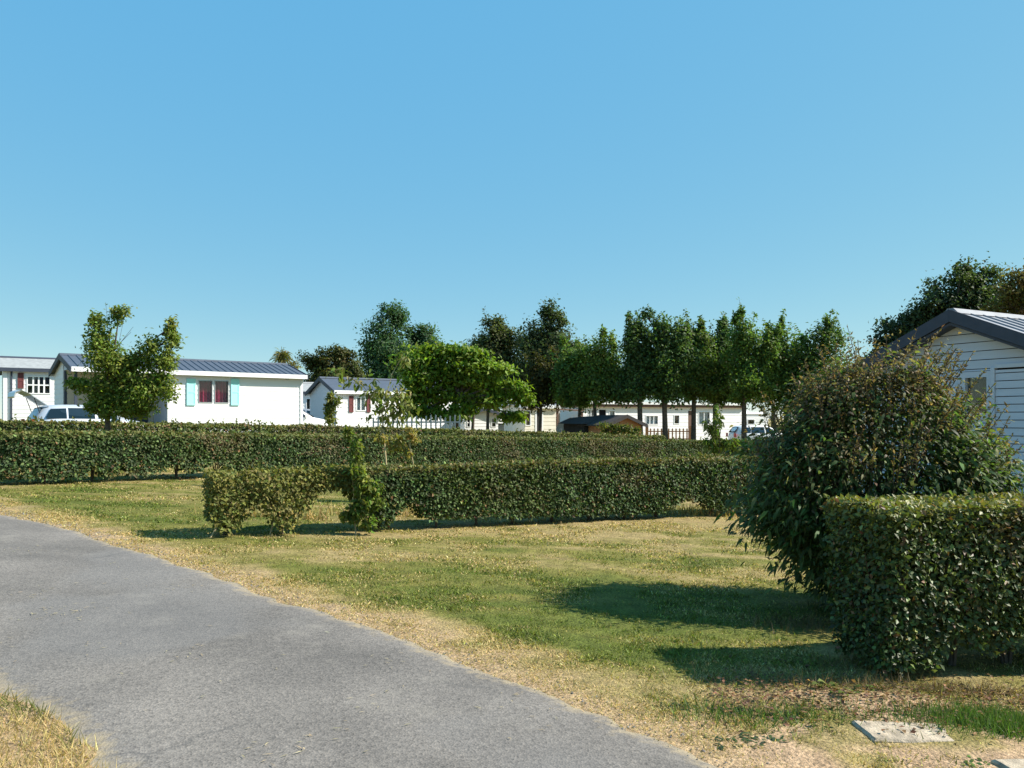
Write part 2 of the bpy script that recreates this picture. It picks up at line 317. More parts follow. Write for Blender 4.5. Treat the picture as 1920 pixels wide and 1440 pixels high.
# ------------------------------------------------------------------ grass
def blades(name, x, y, h, w, lean, col, label, cat='grass'):
    n = len(x); th = rng.uniform(0, 2*np.pi, n); ph = rng.uniform(0, 2*np.pi, n)
    z = ground(x, y)-.004; base = np.stack([x, y, z], 1); sdv = np.stack([np.cos(ph), np.sin(ph), 0*ph], 1)*(w/2)[:, None]
    tip = base+np.stack([np.cos(th)*np.sin(lean)*h, np.sin(th)*np.sin(lean)*h, np.cos(lean)*h], 1)
    o = link(name, arrmesh(name, np.stack([base-sdv, base+sdv, tip], 1), [(0, 1, 2)], 3, col, 'blade'), None, 'stuff')
    return tag(o, label, cat)
N = 620000
Yv = np.exp(rng.uniform(math.log(3.0), math.log(24), N)); Xv = rng.uniform(-.85, .82, N)*Yv
dry, dirt, sd, sl_ = lawn_state(Xv, Yv)
keep = (sd > .02) & (rng.random(N) > dirt*.84)
x, y, dry = Xv[keep], Yv[keep], dry[keep]; n = len(x)
tuft = vnoise(x*8, y*10, 91)*.6+vnoise(x*19, y*23, 92)*.4
dry = np.clip(dry+(vnoise(x*6, y*9, 93)-.5)*.55, 0, 1)
isdry = rng.random(n) < dry*.95
col = np.where(isdry[:, None], vary(STRAW*1.15, n, .38, .06), vary(lawn_col(dry*.45)*1.08, n, .38, .08))
h = (.010+.03*smooth(.3, .75, tuft)*rng.uniform(.5, 1, n)+.008*rng.random(n))*(1+.012*y)*np.where(isdry, .8, 1.1)
blades('lawn_grass', x, y, h, .0017*y*rng.uniform(.7, 1.3, n), np.radians(rng.uniform(25, 82, n)), col, 'short mown half-dry lawn grass between the hedges')
N = 60000
Yv = np.exp(rng.uniform(math.log(2.6), math.log(9), N)); Xv = -rng.uniform(.3, .95, N)*Yv
sd, sl_ = road_sd(Xv, Yv); keep = (sl_ > -.05) & (sl_ < 2.2); x, y, sl2 = Xv[keep], Yv[keep], sl_[keep]; n = len(x)
N2 = 150000; arcs = rng.uniform(0, arc[-1]*.75, N2)**1; bx = np.interp(arcs, arc, RE[:, 0]); by = np.interp(arcs, arc, RE[:, 1])
bx += rng.normal(.12, .25, N2); by += rng.normal(.12, .25, N2); sd2, _ = road_sd(bx, by)
k2 = (sd2 > -.07) & (sd2 < .6) & (fbm(bx*2.2, by*2.2, 21) > .3); bx, by = bx[k2], by[k2]
x = np.concatenate([x, bx]); y = np.concatenate([y, by]); m = len(x)
hh = np.concatenate([rng.uniform(.04, .1, n), rng.uniform(.015, .04, m-n)])
g = fbm(x*3, y*3, 31) > .62
col = np.where((g & (np.arange(m) < n))[:, None], vary((.13, .14, .035), m, .25, .08), vary(STRAW*1.2, m, .25, .06))
blades('dry_verge_grass', x, y, hh, .0016*y*rng.uniform(.7, 1.3, m), np.radians(np.where(np.arange(m) < n, rng.uniform(20, 75, m), rng.uniform(50, 86, m))), col, 'straw-coloured dry grass along both edges of the road', 'grass')

# ------------------------------------------------------------------ hedges
def hedge(name, label, path, width, top, stems, hem, leafL, n, base, tipc, group=None, mat_='hedge_leaf', gap=None, end_round=.1, inner=.35, lean=0.0, topvar=.055, seed=0, extra=None, endcaps=1.0, ntw=26):
    """path polyline; top(s)->height above ground; hem(s)->height above ground where leaves begin"""
    P = np.array(path, float); seg = np.hypot(*np.diff(P, axis=0).T); A = np.concatenate([[0], np.cumsum(seg)]); Lh = A[-1]
    root = thing(name, label, 'hedge', (P[0, 0], P[0, 1], G(*P[0])), 0, group); O = np.array([P[0, 0], P[0, 1], G(*P[0])])
    def frame(s):
        x = np.interp(s, A, P[:, 0]); y = np.interp(s, A, P[:, 1]); i = np.clip(np.searchsorted(A, s, 'right')-1, 0, len(seg)-1)
        d = np.diff(P, axis=0)[i]/seg[i][:, None]; return x, y, d
    Ht = float(np.mean(top(np.linspace(0, Lh, 20)))); af = Lh*Ht; atp = Lh*width; ae = width*Ht*endcaps
    pr = np.array([af, af*.55, atp*1.15, ae, ae]); pr = pr/pr.sum()
    fc = rng.choice(5, n, p=pr); s = rng.uniform(0, Lh, n); u = rng.uniform(-.5, .5, n); v = rng.random(n)
    dep = rng.exponential(.035, n)+(rng.random(n) < inner)*rng.uniform(0, .16, n)
    s = np.where(fc == 3, dep, np.where(fc == 4, Lh-dep, s))
    x, y, d = frame(s); T = top(s); B = hem(s)
    rough = (fbm(s*1.6, v*T*1.8, seed+5, 3)-.5)*.14
    T2 = T+(fbm(s*1.2+9, u*3, seed+2, 3)-.5)*topvar*2
    zz = np.where(fc == 2, T2-dep, B+(T2-B)*v)
    uu = np.where(fc == 0, .5*width+rough-dep, np.where(fc == 1, -.5*width-rough+dep, u*width))
    k = (zz/np.maximum(T, .1)); uu = uu*(1+lean*(k-.5)); uu = uu*(1-.12*np.clip((k-.86)/.14, 0, 1)**2)
    nd = np.stack([d[:, 1], -d[:, 0]], 1)          # towards the viewer's side (right of travel)
    px, py = x+nd[:, 0]*uu, y+nd[:, 1]*uu
    ex = np.where(fc == 3, -1, np.where(fc == 4, 1, 0))
    px += d[:, 0]*ex*lean*(k-.5)*width*.5*(ex < 0); py += d[:, 1]*ex*lean*(k-.5)*width*.5*(ex < 0)
    out = np.stack([np.where(fc == 0, nd[:, 0], np.where(fc == 1, -nd[:, 0], d[:, 0]*ex)), np.where(fc == 0, nd[:, 1], np.where(fc == 1, -nd[:, 1], d[:, 1]*ex)), np.where(fc == 2, 1.0, .12)], 1)
    keep = zz > B
    if gap is not None: keep &= ~gap(s, zz, rng.random(n))
    pos = np.stack([px, py, ground(px, py)+zz], 1)-O
    nrm = unit(out+rng.normal(0, .55, (n, 3))+np.array([.1, 0, .35])); ax = unit(np.cross(nrm, rng.normal(0, 1, (n, 3)))+out*.35)
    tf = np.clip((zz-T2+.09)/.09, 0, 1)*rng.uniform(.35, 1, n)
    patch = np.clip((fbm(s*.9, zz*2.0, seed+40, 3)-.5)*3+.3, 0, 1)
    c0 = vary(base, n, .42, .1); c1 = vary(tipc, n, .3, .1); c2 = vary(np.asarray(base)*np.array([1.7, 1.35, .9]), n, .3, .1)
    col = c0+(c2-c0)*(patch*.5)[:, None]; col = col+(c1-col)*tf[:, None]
    pale = rng.random(n) < .07; col[pale] = vary(np.asarray(base)*np.array([2.9, 2.5, 2.4]), int(pale.sum()), .25, .06)
    brown = rng.random(n) < .04; col[brown] = vary((.16, .09, .04), int(brown.sum()), .3, .08)
    dead = smooth(.58, .74, fbm(s*.8, zz*1.5+3, seed+60, 3))*.6; col = col+(vary((.16, .115, .06), n, .3, .08)-col)*(dead*(rng.random(n) < .7))[:, None]
    if extra is not None: col = extra(col, s, zz, uu)
    ns_ = int(Lh*3.2); s_ = rng.uniform(0, Lh, ns_); xs, ys, ds = frame(s_); us_ = rng.uniform(-.5, .5, ns_)*width; hh = rng.uniform(.03, .13, ns_)
    k_ = 7; t_ = rng.random((ns_, k_)); q_ = np.stack([np.repeat(xs+ds[:, 1]*us_, k_), np.repeat(ys-ds[:, 0]*us_, k_), (np.repeat(ground(xs, ys)+top(s_), k_)+(t_*hh[:, None]).ravel())], 1)-O+rng.normal(0, .012, (ns_*k_, 3))
    pos = np.concatenate([pos, q_]); ax = np.concatenate([ax, unit(rng.normal(0, .6, (ns_*k_, 3))+np.array([0, 0, .8]))]); nrm = np.concatenate([nrm, unit(rng.normal(0, 1, (ns_*k_, 3)))]); keep = np.concatenate([keep, np.ones(ns_*k_, bool)])
    col = np.concatenate([col, vary((.13, .15, .04), ns_*k_, .25, .08)]); n = len(pos)
    l = leafL*rng.uniform(.65, 1.3, n)
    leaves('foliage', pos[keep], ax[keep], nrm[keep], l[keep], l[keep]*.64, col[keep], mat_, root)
    # inner twigs: a see-through lattice of fine branches, and the stems
    tw = MB(); nt = int(Lh*ntw)
    for i in range(nt):
        s0 = np.array([random.uniform(0.05, Lh-.05)]); xx, yy, dd = frame(s0); t0 = float(top(s0)[0]); b0 = max(float(hem(s0)[0]), .02)
        z0 = random.uniform(b0, t0*.6); z1 = min(z0+random.uniform(.2, .5), t0-.03); o0 = random.uniform(-.4, .42)*width; o1 = random.uniform(-.5, .53)*width; sl0 = random.uniform(-.2, .2)
        n0 = (dd[0, 1], -dd[0, 0]); gz = G(xx[0], yy[0])
        p0 = (xx[0]+n0[0]*o0-O[0], yy[0]+n0[1]*o0-O[1], gz+z0-O[2]); p1 = (xx[0]+n0[0]*o1+dd[0, 0]*sl0-O[0], yy[0]+n0[1]*o1+dd[0, 1]*sl0-O[1], gz+z1-O[2])
        tw.tube([p0, p1], [.006, .003], 4, False)
    tw.build('twigs', 'twig', root, 'stuff')
    sm = 0
    for sp in stems:
        s0 = np.array([sp]); xx, yy, dd = frame(s0); gz = G(xx[0], yy[0]); t0 = float(top(s0)[0]); st = MB()
        for b in range(3):
            a1, a2 = random.uniform(-.16, .16), random.uniform(-.1, .1)
            p = [(xx[0]-O[0]+random.uniform(-.02, .02), yy[0]-O[1], gz-O[2]-.03), (xx[0]-O[0]+a1*.5, yy[0]-O[1]+a2*.5, gz-O[2]+t0*.3), (xx[0]-O[0]+a1*1.6, yy[0]-O[1]+a2*1.5, gz-O[2]+t0*.7)]
            st.tube(p, [.017, .012, .005], 5)
        st.build('stem', 'bark', root)
    return root, O
cst = lambda h: (lambda s: np.full(np.shape(s), h, float)+0*s)
DG, TIP = (.054, .086, .026), (.19, .165, .045)
# the near hedge, cut square
near_path = [(2.29, 5.32), (3.2, 5.53), (6.2, 6.3)]
def near_hem(s): return .05+.17*np.clip(fbm(s*1.9, s*0, 61, 3)*2.2-.75, 0, 1)+.16*np.exp(-((s-1.15)/.16)**2)+.14*np.exp(-((s-.62)/.1)**2)
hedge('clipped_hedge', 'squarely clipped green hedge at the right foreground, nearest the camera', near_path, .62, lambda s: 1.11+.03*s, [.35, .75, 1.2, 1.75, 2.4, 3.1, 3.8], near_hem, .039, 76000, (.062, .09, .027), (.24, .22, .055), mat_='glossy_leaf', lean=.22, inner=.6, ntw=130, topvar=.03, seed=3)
# the ragged hedge across the lawn: single shrubs at its left end
h1 = [(-3.55, 9.35), (-1.9, 10.35), (.3, 11.8), (2.7, 13.3), (4.6, 14.4)]
st1 = [.2, .86, 2.1, 2.95, 3.6, 4.2, 4.9, 5.6, 6.3, 7.0, 8.2, 9.0]
def hem1(s):
    d = np.min(np.abs(s[..., None]-np.array(st1)), -1); open_ = 1-smooth(2.3, 3.0, s); late = smooth(6.9, 7.3, s)*(1-smooth(7.9, 8.2, s))
    return .06+np.clip(d*1.25-.09, 0, .5)*open_+.1*fbm(s*2.4, s*0, 71, 2)*(1-open_)+late*.2*np.clip(d*2.2, 0, 1)
def gap1(s, z, r): return (r < (1-smooth(1.2, 2.4, s))*.55)
def ext1(col, s, z, u):
    f = ((1-smooth(1.4, 2.1, s))*.75)[:, None]; return col+(vary((.17, .165, .035), len(s), .25, .1)-col)*f
_h1, _O1 = hedge('clipped_hedge', 'middle hedge across the lawn with thin leggy shrubs at its left end', h1, .5, lambda s: .74+.03*s, st1, hem1, .05, 90000, DG, (.17, .14, .045), seed=11, gap=gap1, extra=ext1, lean=.12)
for (a, b) in (((392, 1008, 9.25), (436, 940, 9.5)), ((505, 1003, 9.7), (532, 912, 9.95))):
    p0 = Vector((at(a[0], a[2]), a[2], G(at(a[0], a[2]), a[2])-.02)); p1 = Vector((at(b[0], b[2]), b[2], zat(b[1], b[2]))); o = Vector(_O1)
    mb = MB(); mb.tube([p0-o, (p0+p1)/2-o+Vector((.01, 0, .01)), p1-o], [.011, .009, .006], 6); mb.build('dead_stem', 'pale_cane', _h1)
# the long hedge behind it
h2 = [(-9.9, 13.0), (-8.6, 13.9), (-6.4, 16.3), (-2.6, 20.6), (2.5, 25.4), (7.6, 29.8), (10.5, 32)]
def hem2(s): return .05+.3*np.exp(-((s-2.75)/.1)**2)+.26*np.exp(-((s-3.25)/.09)**2)+.2*np.exp(-((s-4.2)/.25)**2)+.22*np.exp(-((s-5.1)/.28)**2)+.08*fbm(s*2, s*0, 81, 2)
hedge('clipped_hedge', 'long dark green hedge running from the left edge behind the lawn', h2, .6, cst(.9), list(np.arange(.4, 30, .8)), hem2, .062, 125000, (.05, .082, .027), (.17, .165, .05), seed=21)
# the hedge in front of the mobile homes
h3 = [(-13.8, 16.2), (-11.5, 18.1), (-6.6, 23.6), (-3.7, 25.3), (.9, 28.2), (6, 32.5)]
hedge('clipped_hedge', 'farthest low hedge directly in front of the white mobile homes', h3, .6, cst(.95), list(np.arange(.5, 26, 1.2)), cst(.1), .075, 70000, (.058, .085, .025), (.19, .17, .05), seed=31, topvar=.07)

# ------------------------------------------------------------------ trees and shrubs
def tree(name, label, px, Y, base_r, clumps, leafL, n, col, col2=None, group=None, cat='tree', depth=.8, sub=22, shoots=14, trunk_top=None, trunks=None, mat_='leaf', lance=False, sig=.2, droop=.2, wl=.6, tone=None, shoot_len=.9, tm='bark', limb=True):
    X = at(px, Y); g0 = G(X, Y); root = thing(name, label, cat, (X, Y, g0), 0, group); O = np.array([X, Y, g0])
    E = [(np.array([at(a, Y), Y+random.uniform(-.3, .3)*depth*rx*Y/F, zat(b, Y)])-O, np.array([rx*Y/F, (rx+ry)*.5*depth*Y/F, ry*Y/F])) for a, b, rx, ry in clumps]
    ctr = np.mean([e[0] for e in E], 0)
    mb = MB(); zt = (zat(trunk_top, Y)-g0) if trunk_top else float(ctr[2])
    bend = random.uniform(-.12, .12)
    tp = [(0, 0, -.08), (bend*.4, 0, zt*.3), (bend, .03, zt*.65), (ctr[0]*.35+bend, ctr[1]*.3, zt)]
    mb.tube(tp, [base_r*1.25, base_r, base_r*.85, base_r*.55], 8)
    subs = []
    vol = np.array([e[1].prod()**.75 for e in E]); ns_ = np.maximum(4, (sub*len(E)*vol/vol.sum()).astype(int))
    for (c, r), k in zip(E, ns_):
        d = unit(rng.normal(0, 1, (k, 3))); rad = rng.uniform(.15, .95, (k, 1))**.6; p = c+d*rad*r
        for q in p: subs.append((q, r))
        if limb:
            m_ = (np.array(tp[3])*.5+c*.5)+np.array([0, 0, -.15*abs(r[2])]); st_ = np.array(tp[2])*.6+np.array(tp[3])*.4
            mb.tube([st_, m_, c], [base_r*.5, base_r*.34, base_r*.14], 5)
            for q in p[:max(3, k//2)]:
                mb.tube([c*.6+m_*.4, (c+q)/2+np.array([0, 0, -.03]), q], [base_r*.2, base_r*.12, base_r*.05], 4, False)
    sh = MB(); ps, out, toneL = [], [], []; tot = len(subs); per = n//tot
    for q, r in subs:
        k = max(8, int(per*rng.uniform(.6, 1.4))); p = q+rng.normal(0, 1, (k, 3))*r*sig*rng.uniform(.7, 1.3)
        ps.append(p); out.append(unit((p-q)/r+(q-ctr)*.25)); toneL.append(np.full(k, rng.uniform(0, 1)))
    for i in range(shoots):                      # loose upright shoots breaking the outline
        q, r = subs[rng.integers(tot)]
        if q[2] < ctr[2]-.1: continue
        dv = unit(np.array([rng.normal(0, .35), rng.normal(0, .3), 1.0])); ln = r[2]*shoot_len*rng.uniform(.5, 1.1); k = max(6, int(14*ln/leafL*.3)); t = rng.random(k)**.8
        ps.append(q+dv*(t*ln)[:, None]+rng.normal(0, leafL*.35, (k, 3))); out.append(np.tile(dv, (k, 1))+rng.normal(0, .5, (k, 3))); toneL.append(np.full(k, .6))
        sh.tube([q, q+dv*ln], [base_r*.06+.004, .003], 4, False)
    mb.build('trunk', tm, root)
    if sh.v: sh.build('shoot_twigs', tm, root, 'stuff')
    ps = np.concatenate(ps); out = np.concatenate(out); tn = np.concatenate(toneL); m_ = len(ps)
    nrm = unit(out+rng.normal(0, .6, (m_, 3))+np.array([0, 0, .35])); ax = unit(np.cross(nrm, rng.normal(0, 1, (m_, 3)))+out*.4+np.array([0, 0, -droop]))
    c_ = vary(col, m_, .25, .1)
    if col2 is not None: c_ = c_+(vary(col2, m_, .25, .1)-c_)*(np.clip(tn*1.4-.5, 0, 1)[:, None])
    if tone is not None: c_ = tone(c_, ps, ctr)
    l = leafL*rng.uniform(.6, 1.35, m_)
    leaves('crown', ps, ax, nrm, l, l*wl, c_, mat_, root, lance=lance, curl=.3)
    return root
ROW = 'trees in the row in front of the far homes'
D1, D2, D3 = (.065, .112, .038), (.1, .165, .04), (.145, .215, .045)
# far trees behind the homes
tree('conifer_tree', 'tall dense dark green conical tree rising behind the middle home', 733, 78, .25, [(735, 598, 30, 34), (728, 638, 50, 42), (735, 680, 66, 42), (740, 715, 74, 32)], .27, 24000, (.045, .095, .042), (.07, .13, .05), sub=34, shoots=26, depth=1, shoot_len=.5)
tree('conifer_tree', 'smaller conical tree touching the right side of the tall conical one', 795, 80, .22, [(792, 630, 24, 28), (795, 665, 38, 34), (805, 700, 45, 34)], .27, 13000, (.05, .1, .044), (.08, .14, .052), sub=28, shoots=18, depth=1, shoot_len=.5)
tree('broad_tree', 'round bushy dark tree with brownish leaves right of the turquoise-shuttered home', 618, 68, .22, [(600, 680, 32, 28), (640, 680, 32, 30), (620, 705, 52, 28), (655, 700, 24, 28)], .23, 15000, (.05, .065, .02), (.13, .12, .035), sub=24, shoots=26, shoot_len=.8)
tree('broad_tree', 'dark shaggy tree left of the tallest dark tree, behind the bright green one', 930, 62, .22, [(930, 622, 32, 28), (910, 652, 46, 32), (948, 662, 46, 42), (930, 705, 58, 38)], .22, 15000, (.06, .08, .028), (.1, .115, .038), sub=22, shoots=26, shoot_len=1.0)
tree('conifer_tree', 'tallest dark pointed tree near the middle of the skyline', 1028, 60, .24, [(1032, 596, 28, 28), (1022, 635, 50, 34), (1030, 675, 62, 38), (1015, 710, 60, 36), (1066, 660, 32, 26)], .22, 22000, (.05, .075, .03), (.085, .11, .04), sub=26, shoots=34, shoot_len=.9)
for a, b, cx, lab in ((985, 66, 10, 'low brownish green tree left of the mid-row trunks, behind the cream home'), (1175, 70, 0, 'mid green tree seen through the gap above the long white home')):
    tree('broad_tree', lab, a, b, .2, [(a+cx, 725, 45, 32), (a-30, 715, 36, 34), (a+45, 715, 36, 34)], .24, 6500, D3, (.10, .095, .03), sub=20, shoots=8)
tree('broad_tree', 'far leafy tree filling the gap at the right end of the tree row', 1450, 72, .2, [(1420, 715, 45, 36), (1480, 700, 50, 44), (1530, 720, 50, 44), (1390, 735, 40, 26)], .25, 8500, D2, (.06, .085, .02), sub=20, shoots=8)
tree('broad_tree', 'far leafy tree behind the slender trunks above the wooden deck railing', 1290, 74, .2, [(1250, 715, 45, 40), (1320, 710, 50, 44), (1350, 735, 40, 26)], .25, 8500, D2, (.06, .085, .02), sub=20, shoots=8)
# the row with bare trunks
row = [(1012, 43, .09, [(1015, 700, 30, 34), (1035, 720, 34, 32), (1000, 735, 28, 22)], (.045, .05, .016), (.12, .10, .028), 'small brownish tree with a thin trunk before the cream home'),
       (1085, 42, .11, [(1078, 690, 30, 40), (1090, 725, 38, 30), (1065, 730, 26, 24)], D2, D3, 'dark round-headed tree whose trunk stands beside the satellite dish'),
       (1118, 41, .10, [(1130, 665, 34, 36), (1140, 705, 38, 36), (1110, 715, 34, 34), (1160, 725, 26, 26)], D3, (.075, .11, .025), 'mid green tree with pale trunk left of the garden shed'),
       (1201, 40, .13, [(1195, 640, 24, 38), (1200, 690, 34, 42), (1185, 720, 30, 28)], D1, D2, 'very dark tree whose trunk stands at the right end of the garden shed'),
       (1248, 40, .13, [(1240, 625, 34, 34), (1255, 665, 36, 42), (1245, 715, 36, 34), (1275, 650, 18, 30)], D1, D2, 'very dark tree with its trunk before the wooden deck railing'),
       (1300, 41, .12, [(1310, 640, 30, 32), (1300, 680, 36, 38), (1315, 715, 34, 28)], D2, (.085, .105, .022), 'yellowish green tree whose trunk stands at the right end of the deck railing'),
       (1340, 42, .11, [(1345, 650, 28, 36), (1340, 695, 34, 38), (1350, 725, 30, 22)], D1, D2, 'slim dark tree directly behind the tall leafy sapling'),
       (1395, 40, .12, [(1400, 625, 28, 32), (1395, 665, 38, 40), (1410, 710, 42, 36), (1440, 655, 22, 40)], D2, D3, 'dark tree with its trunk before the white caravan'),
       (1475, 41, .12, [(1470, 650, 34, 38), (1480, 700, 44, 44), (1460, 735, 40, 28)], D2, D3, 'second tree from the right end of the bare-trunked row'),
       (1540, 40, .12, [(1540, 640, 36, 36), (1530, 685, 44, 44), (1555, 725, 44, 40), (1515, 740, 40, 36)], D2, (.06, .085, .024), 'rightmost tree of the bare-trunked row, with long shoots, above the brownish bush')]
for a, Yt, r, cl, c1, c2, lab in row:
    tops = sorted(cl, key=lambda q: q[1])[:2]
    lead = [(tops[i % 2][0]+random.uniform(-.8, .8)*tops[i % 2][2], tops[i % 2][1]-tops[i % 2][3]*random.uniform(.5, 1.0), random.uniform(5, 9), random.uniform(14, 26)) for i in range(4)]
    tree('slender_tree', lab, a, Yt, r, lead+[(q[0]+random.uniform(-6, 6), q[1]+9, q[2]*random.uniform(1.02, 1.25), q[3]*1.0) for q in cl], .16, 12000, c1, c2, ROW, sub=random.choice((20, 26, 32)), shoots=random.choice((40, 60, 80)), shoot_len=1.2, sig=.2)
for a, Yt, lab in ((885, 44, 'thin trunked dark tree behind the bright green tree, before the small white shed'), (914, 43, 'thin trunked tree behind the right half of the bright green tree')):
    tree('slender_tree', lab, a, Yt, .09, [(a, 700, 36, 34), (a+10, 740, 36, 26)], .17, 3500, D2, D3, ROW, sub=14, shoots=4)
tree('maple_tree', 'broad bright green tree with layered spreading branches at the centre', 856, 37, .13,
     [(q[0], q[1], q[2]*1.06, q[3]*.85) for q in [(800, 768, 26, 14), (842, 775, 30, 14), (845, 662, 52, 18), (800, 680, 42, 26), (895, 668, 40, 20), (850, 695, 60, 24), (930, 693, 44, 16), (785, 715, 40, 26), (880, 722, 60, 20), (950, 728, 40, 15), (975, 748, 36, 12), (820, 745, 48, 20), (915, 752, 46, 16), (770, 755, 28, 22), (880, 772, 40, 12), (960, 780, 18, 14)]],
     .24, 14500, (.12, .19, .022), (.2, .27, .035), sub=6, shoots=20, sig=.29, droop=.12, shoot_len=.7, wl=.5)
# left lawn tree, forked
tree('young_tree', 'young forked leafy tree standing behind the hedge before the left mobile home', 208, 17.6, .06,
     [(178, 600, 12, 20), (190, 640, 24, 34), (225, 592, 17, 17), (205, 680, 34, 26), (322, 612, 10, 20), (308, 640, 20, 24), (285, 655, 20, 24), (300, 680, 28, 22), (250, 690, 40, 24), (150, 720, 24, 16), (195, 730, 44, 30), (255, 735, 44, 30), (305, 725, 24, 26), (215, 765, 36, 20), (180, 762, 22, 16), (262, 768, 20, 12)],
     .085, 15500, (.13, .185, .032), (.22, .24, .05), sub=11, shoots=50, sig=.31, depth=.9, wl=.5, droop=.15, shoot_len=.9)
tr = [o for o in C.objects if o.name.startswith('young_tree')][0]
mb = MB()
for a, b, c, d in ((205, 640, 196, 566), (206, 640, 203, 572), (212, 660, 248, 612), (218, 650, 244, 622), (210, 700, 232, 590)):
    p0 = (at(a, 17.6)-tr.location.x, 0, zat(b, 17.6)-tr.location.z); p1 = (at(c, 17.6)-tr.location.x, .05, zat(d, 17.6)-tr.location.z); mb.tube([p0, p1], [.008, .003], 4)
mb.build('bare_twigs', 'twig', tr, 'stuff')
# trees behind the right cabin
tree('broad_tree', 'large dark tree rising behind the grey cabin roof on the right', 1770, 30, .22,
     [(1830, 525, 50, 36), (1790, 560, 50, 44), (1855, 560, 40, 40), (1740, 585, 46, 40), (1700, 615, 42, 36), (1665, 645, 34, 28), (1640, 675, 26, 24), (1760, 640, 70, 46), (1840, 630, 60, 50)], .14, 26000, (.042, .066, .03), (.07, .1, .04), sub=20, shoots=44, shoot_len=.75, sig=.2)
tree('broad_tree', 'yellowish brown-green tree above the cabin roof at the right edge', 1920, 25, .18, [(1905, 545, 44, 32), (1950, 540, 50, 46), (1890, 575, 40, 26), (1940, 590, 60, 40)], .12, 8000, (.10, .095, .022), (.15, .10, .035), sub=20, shoots=14, shoot_len=.6)
# cordyline-like tuft above the left home's roof end
X, Y = at(528, 58), 58; pr_ = thing('palm_tree', 'small spiky yellowish palm showing above the roof end of the turquoise-shuttered home', 'palm', (X, Y, G(X, Y)))
MB().tube([(0, 0, -.05), (.1, 0, 3), (.05, 0, zat(668, Y)-G(X, Y))], [.16, .14, .12], 8).build('trunk', 'bark', pr_)
n = 420; dv = unit(rng.normal(0, 1, (n, 3))+np.array([0, 0, .35])); p0 = np.tile(np.array([.05, 0, zat(668, Y)-G(X, Y)]), (n, 1))+rng.normal(0, .18, (n, 3)); p0[:120] += np.array([.75, .2, -.7])
leaves('crown', p0, dv, unit(rng.normal(0, 1, (n, 3))), rng.uniform(.5, .95, n), np.full(n, .07), vary((.14, .13, .035), n, .3, .1), 'leaf', pr_, lance=True, curl=.5)
# shrubs between the hedges and the homes
tree('columnar_shrub', 'narrow yellowish green shrub before the small grey gable', 621, 33, .03, [(622, 755, 13, 18), (619, 778, 14, 16)], .11, 1500, (.12, .145, .03), (.17, .17, .04), cat='shrub', sub=10, shoots=4)
tree('flowering_shrub', 'rounded yellow-flecked shrub before the orange garden shed', 1160, 34.5, .03, [(1140, 806, 22, 14), (1165, 808, 26, 14), (1190, 812, 18, 12)], .10, 2600, (.075, .10, .02), (.22, .20, .05), cat='shrub', sub=14, shoots=3)
tree('leafy_sapling', 'tall sapling with hanging bright leaves standing before the far white home', 1345, 27, .02, [(1328, 790, 8, 20), (1346, 785, 8, 26), (1335, 815, 16, 18), (1350, 835, 20, 16), (1372, 830, 14, 12)], .15, 900, (.09, .13, .025), (.16, .19, .05), cat='sapling', sub=8, shoots=0, droop=.9, wl=.35, lance=True)
tree('low_shrub', 'low dark green shrub at the right end of the long hedge', 1400, 30, .03, [(1395, 838, 36, 14), (1440, 835, 34, 18)], .10, 1600, D3, (.09, .10, .025), cat='shrub', sub=12, shoots=3)
# leggy saplings growing through the middle hedge
tree('leggy_sapling', 'gangly sapling with large drooping leaves above the long hedge', 728, 15.0, .017, [(672, 715, 30, 10), (700, 735, 28, 14), (720, 760, 30, 18), (755, 745, 26, 18), (765, 770, 22, 16), (725, 785, 30, 8), (640, 700, 18, 9), (756, 665, 7, 14)], .12, 620, (.13, .16, .04), (.24, .22, .07), cat='sapling', sub=7, shoots=0, droop=.35, wl=.4, lance=True, sig=.42, tm='pale_cane')
tree('yellow_sapling', 'yellow-green bramble shoots climbing up through the middle hedge', 668, 9.95, .007, [(670, 845, 10, 26), (672, 890, 16, 26), (690, 915, 26, 18), (700, 940, 20, 14), (655, 812, 10, 10), (672, 955, 18, 20), (650, 972, 16, 16), (690, 975, 18, 14)], .07, 1500, (.10, .15, .03), (.2, .21, .045), cat='sapling', sub=9, shoots=0, droop=.5, wl=.55, tm='pale_cane')
tree('yellow_sapling', 'thin yellowing stems with pale leaves in front of the long hedge', 772, 13.4, .012, [(770, 815, 14, 16), (745, 830, 20, 12), (715, 820, 10, 10), (765, 850, 8, 10)], .085, 420, (.24, .21, .05), (.33, .25, .09), cat='sapling', sub=8, shoots=0, droop=.5, wl=.5, tm='pale_cane')

# ------------------------------------------------------------------ the big brownish bush
BX, BY = 3.17, 7.05; g0 = G(BX, BY); bush = thing('large_bush', 'big untrimmed bush with brown-tipped top behind the near clipped hedge', 'bush', (BX, BY, g0)); O = np.array([BX, BY, g0])
def bush_rad(zr, ang):      # outline radius by height and bearing
    prof = np.interp(zr, [0, .1, .35, .65, .9, 1.2, 1.45, 1.65, 1.85, 2.02, 2.2], [.15, .25, .55, 1.0, 1.2, 1.22, 1.06, .88, .68, .48, .2])
    return prof*(.82+.3*vnoise(np.cos(ang)*2.2+zr*1.9+7, np.sin(ang)*2.2+zr*1.1, 51))
DEEP = .62
nc = 170; cz = rng.uniform(.3, 2.12, nc); ca = rng.uniform(0, 2*np.pi, nc); cr = bush_rad(cz, ca)*rng.uniform(.72, 1.02, nc)
cen = np.stack([np.cos(ca)*cr+.16*np.clip(cz-1.4, 0, .8), np.sin(ca)*cr*DEEP, cz], 1); crad = rng.uniform(.07, .17, nc)
n1, n2 = 34000, 24000; ci = rng.integers(0, nc, n1)
p1 = cen[ci]+rng.normal(0, 1, (n1, 3))*crad[ci][:, None]*np.array([1, 1, .85])
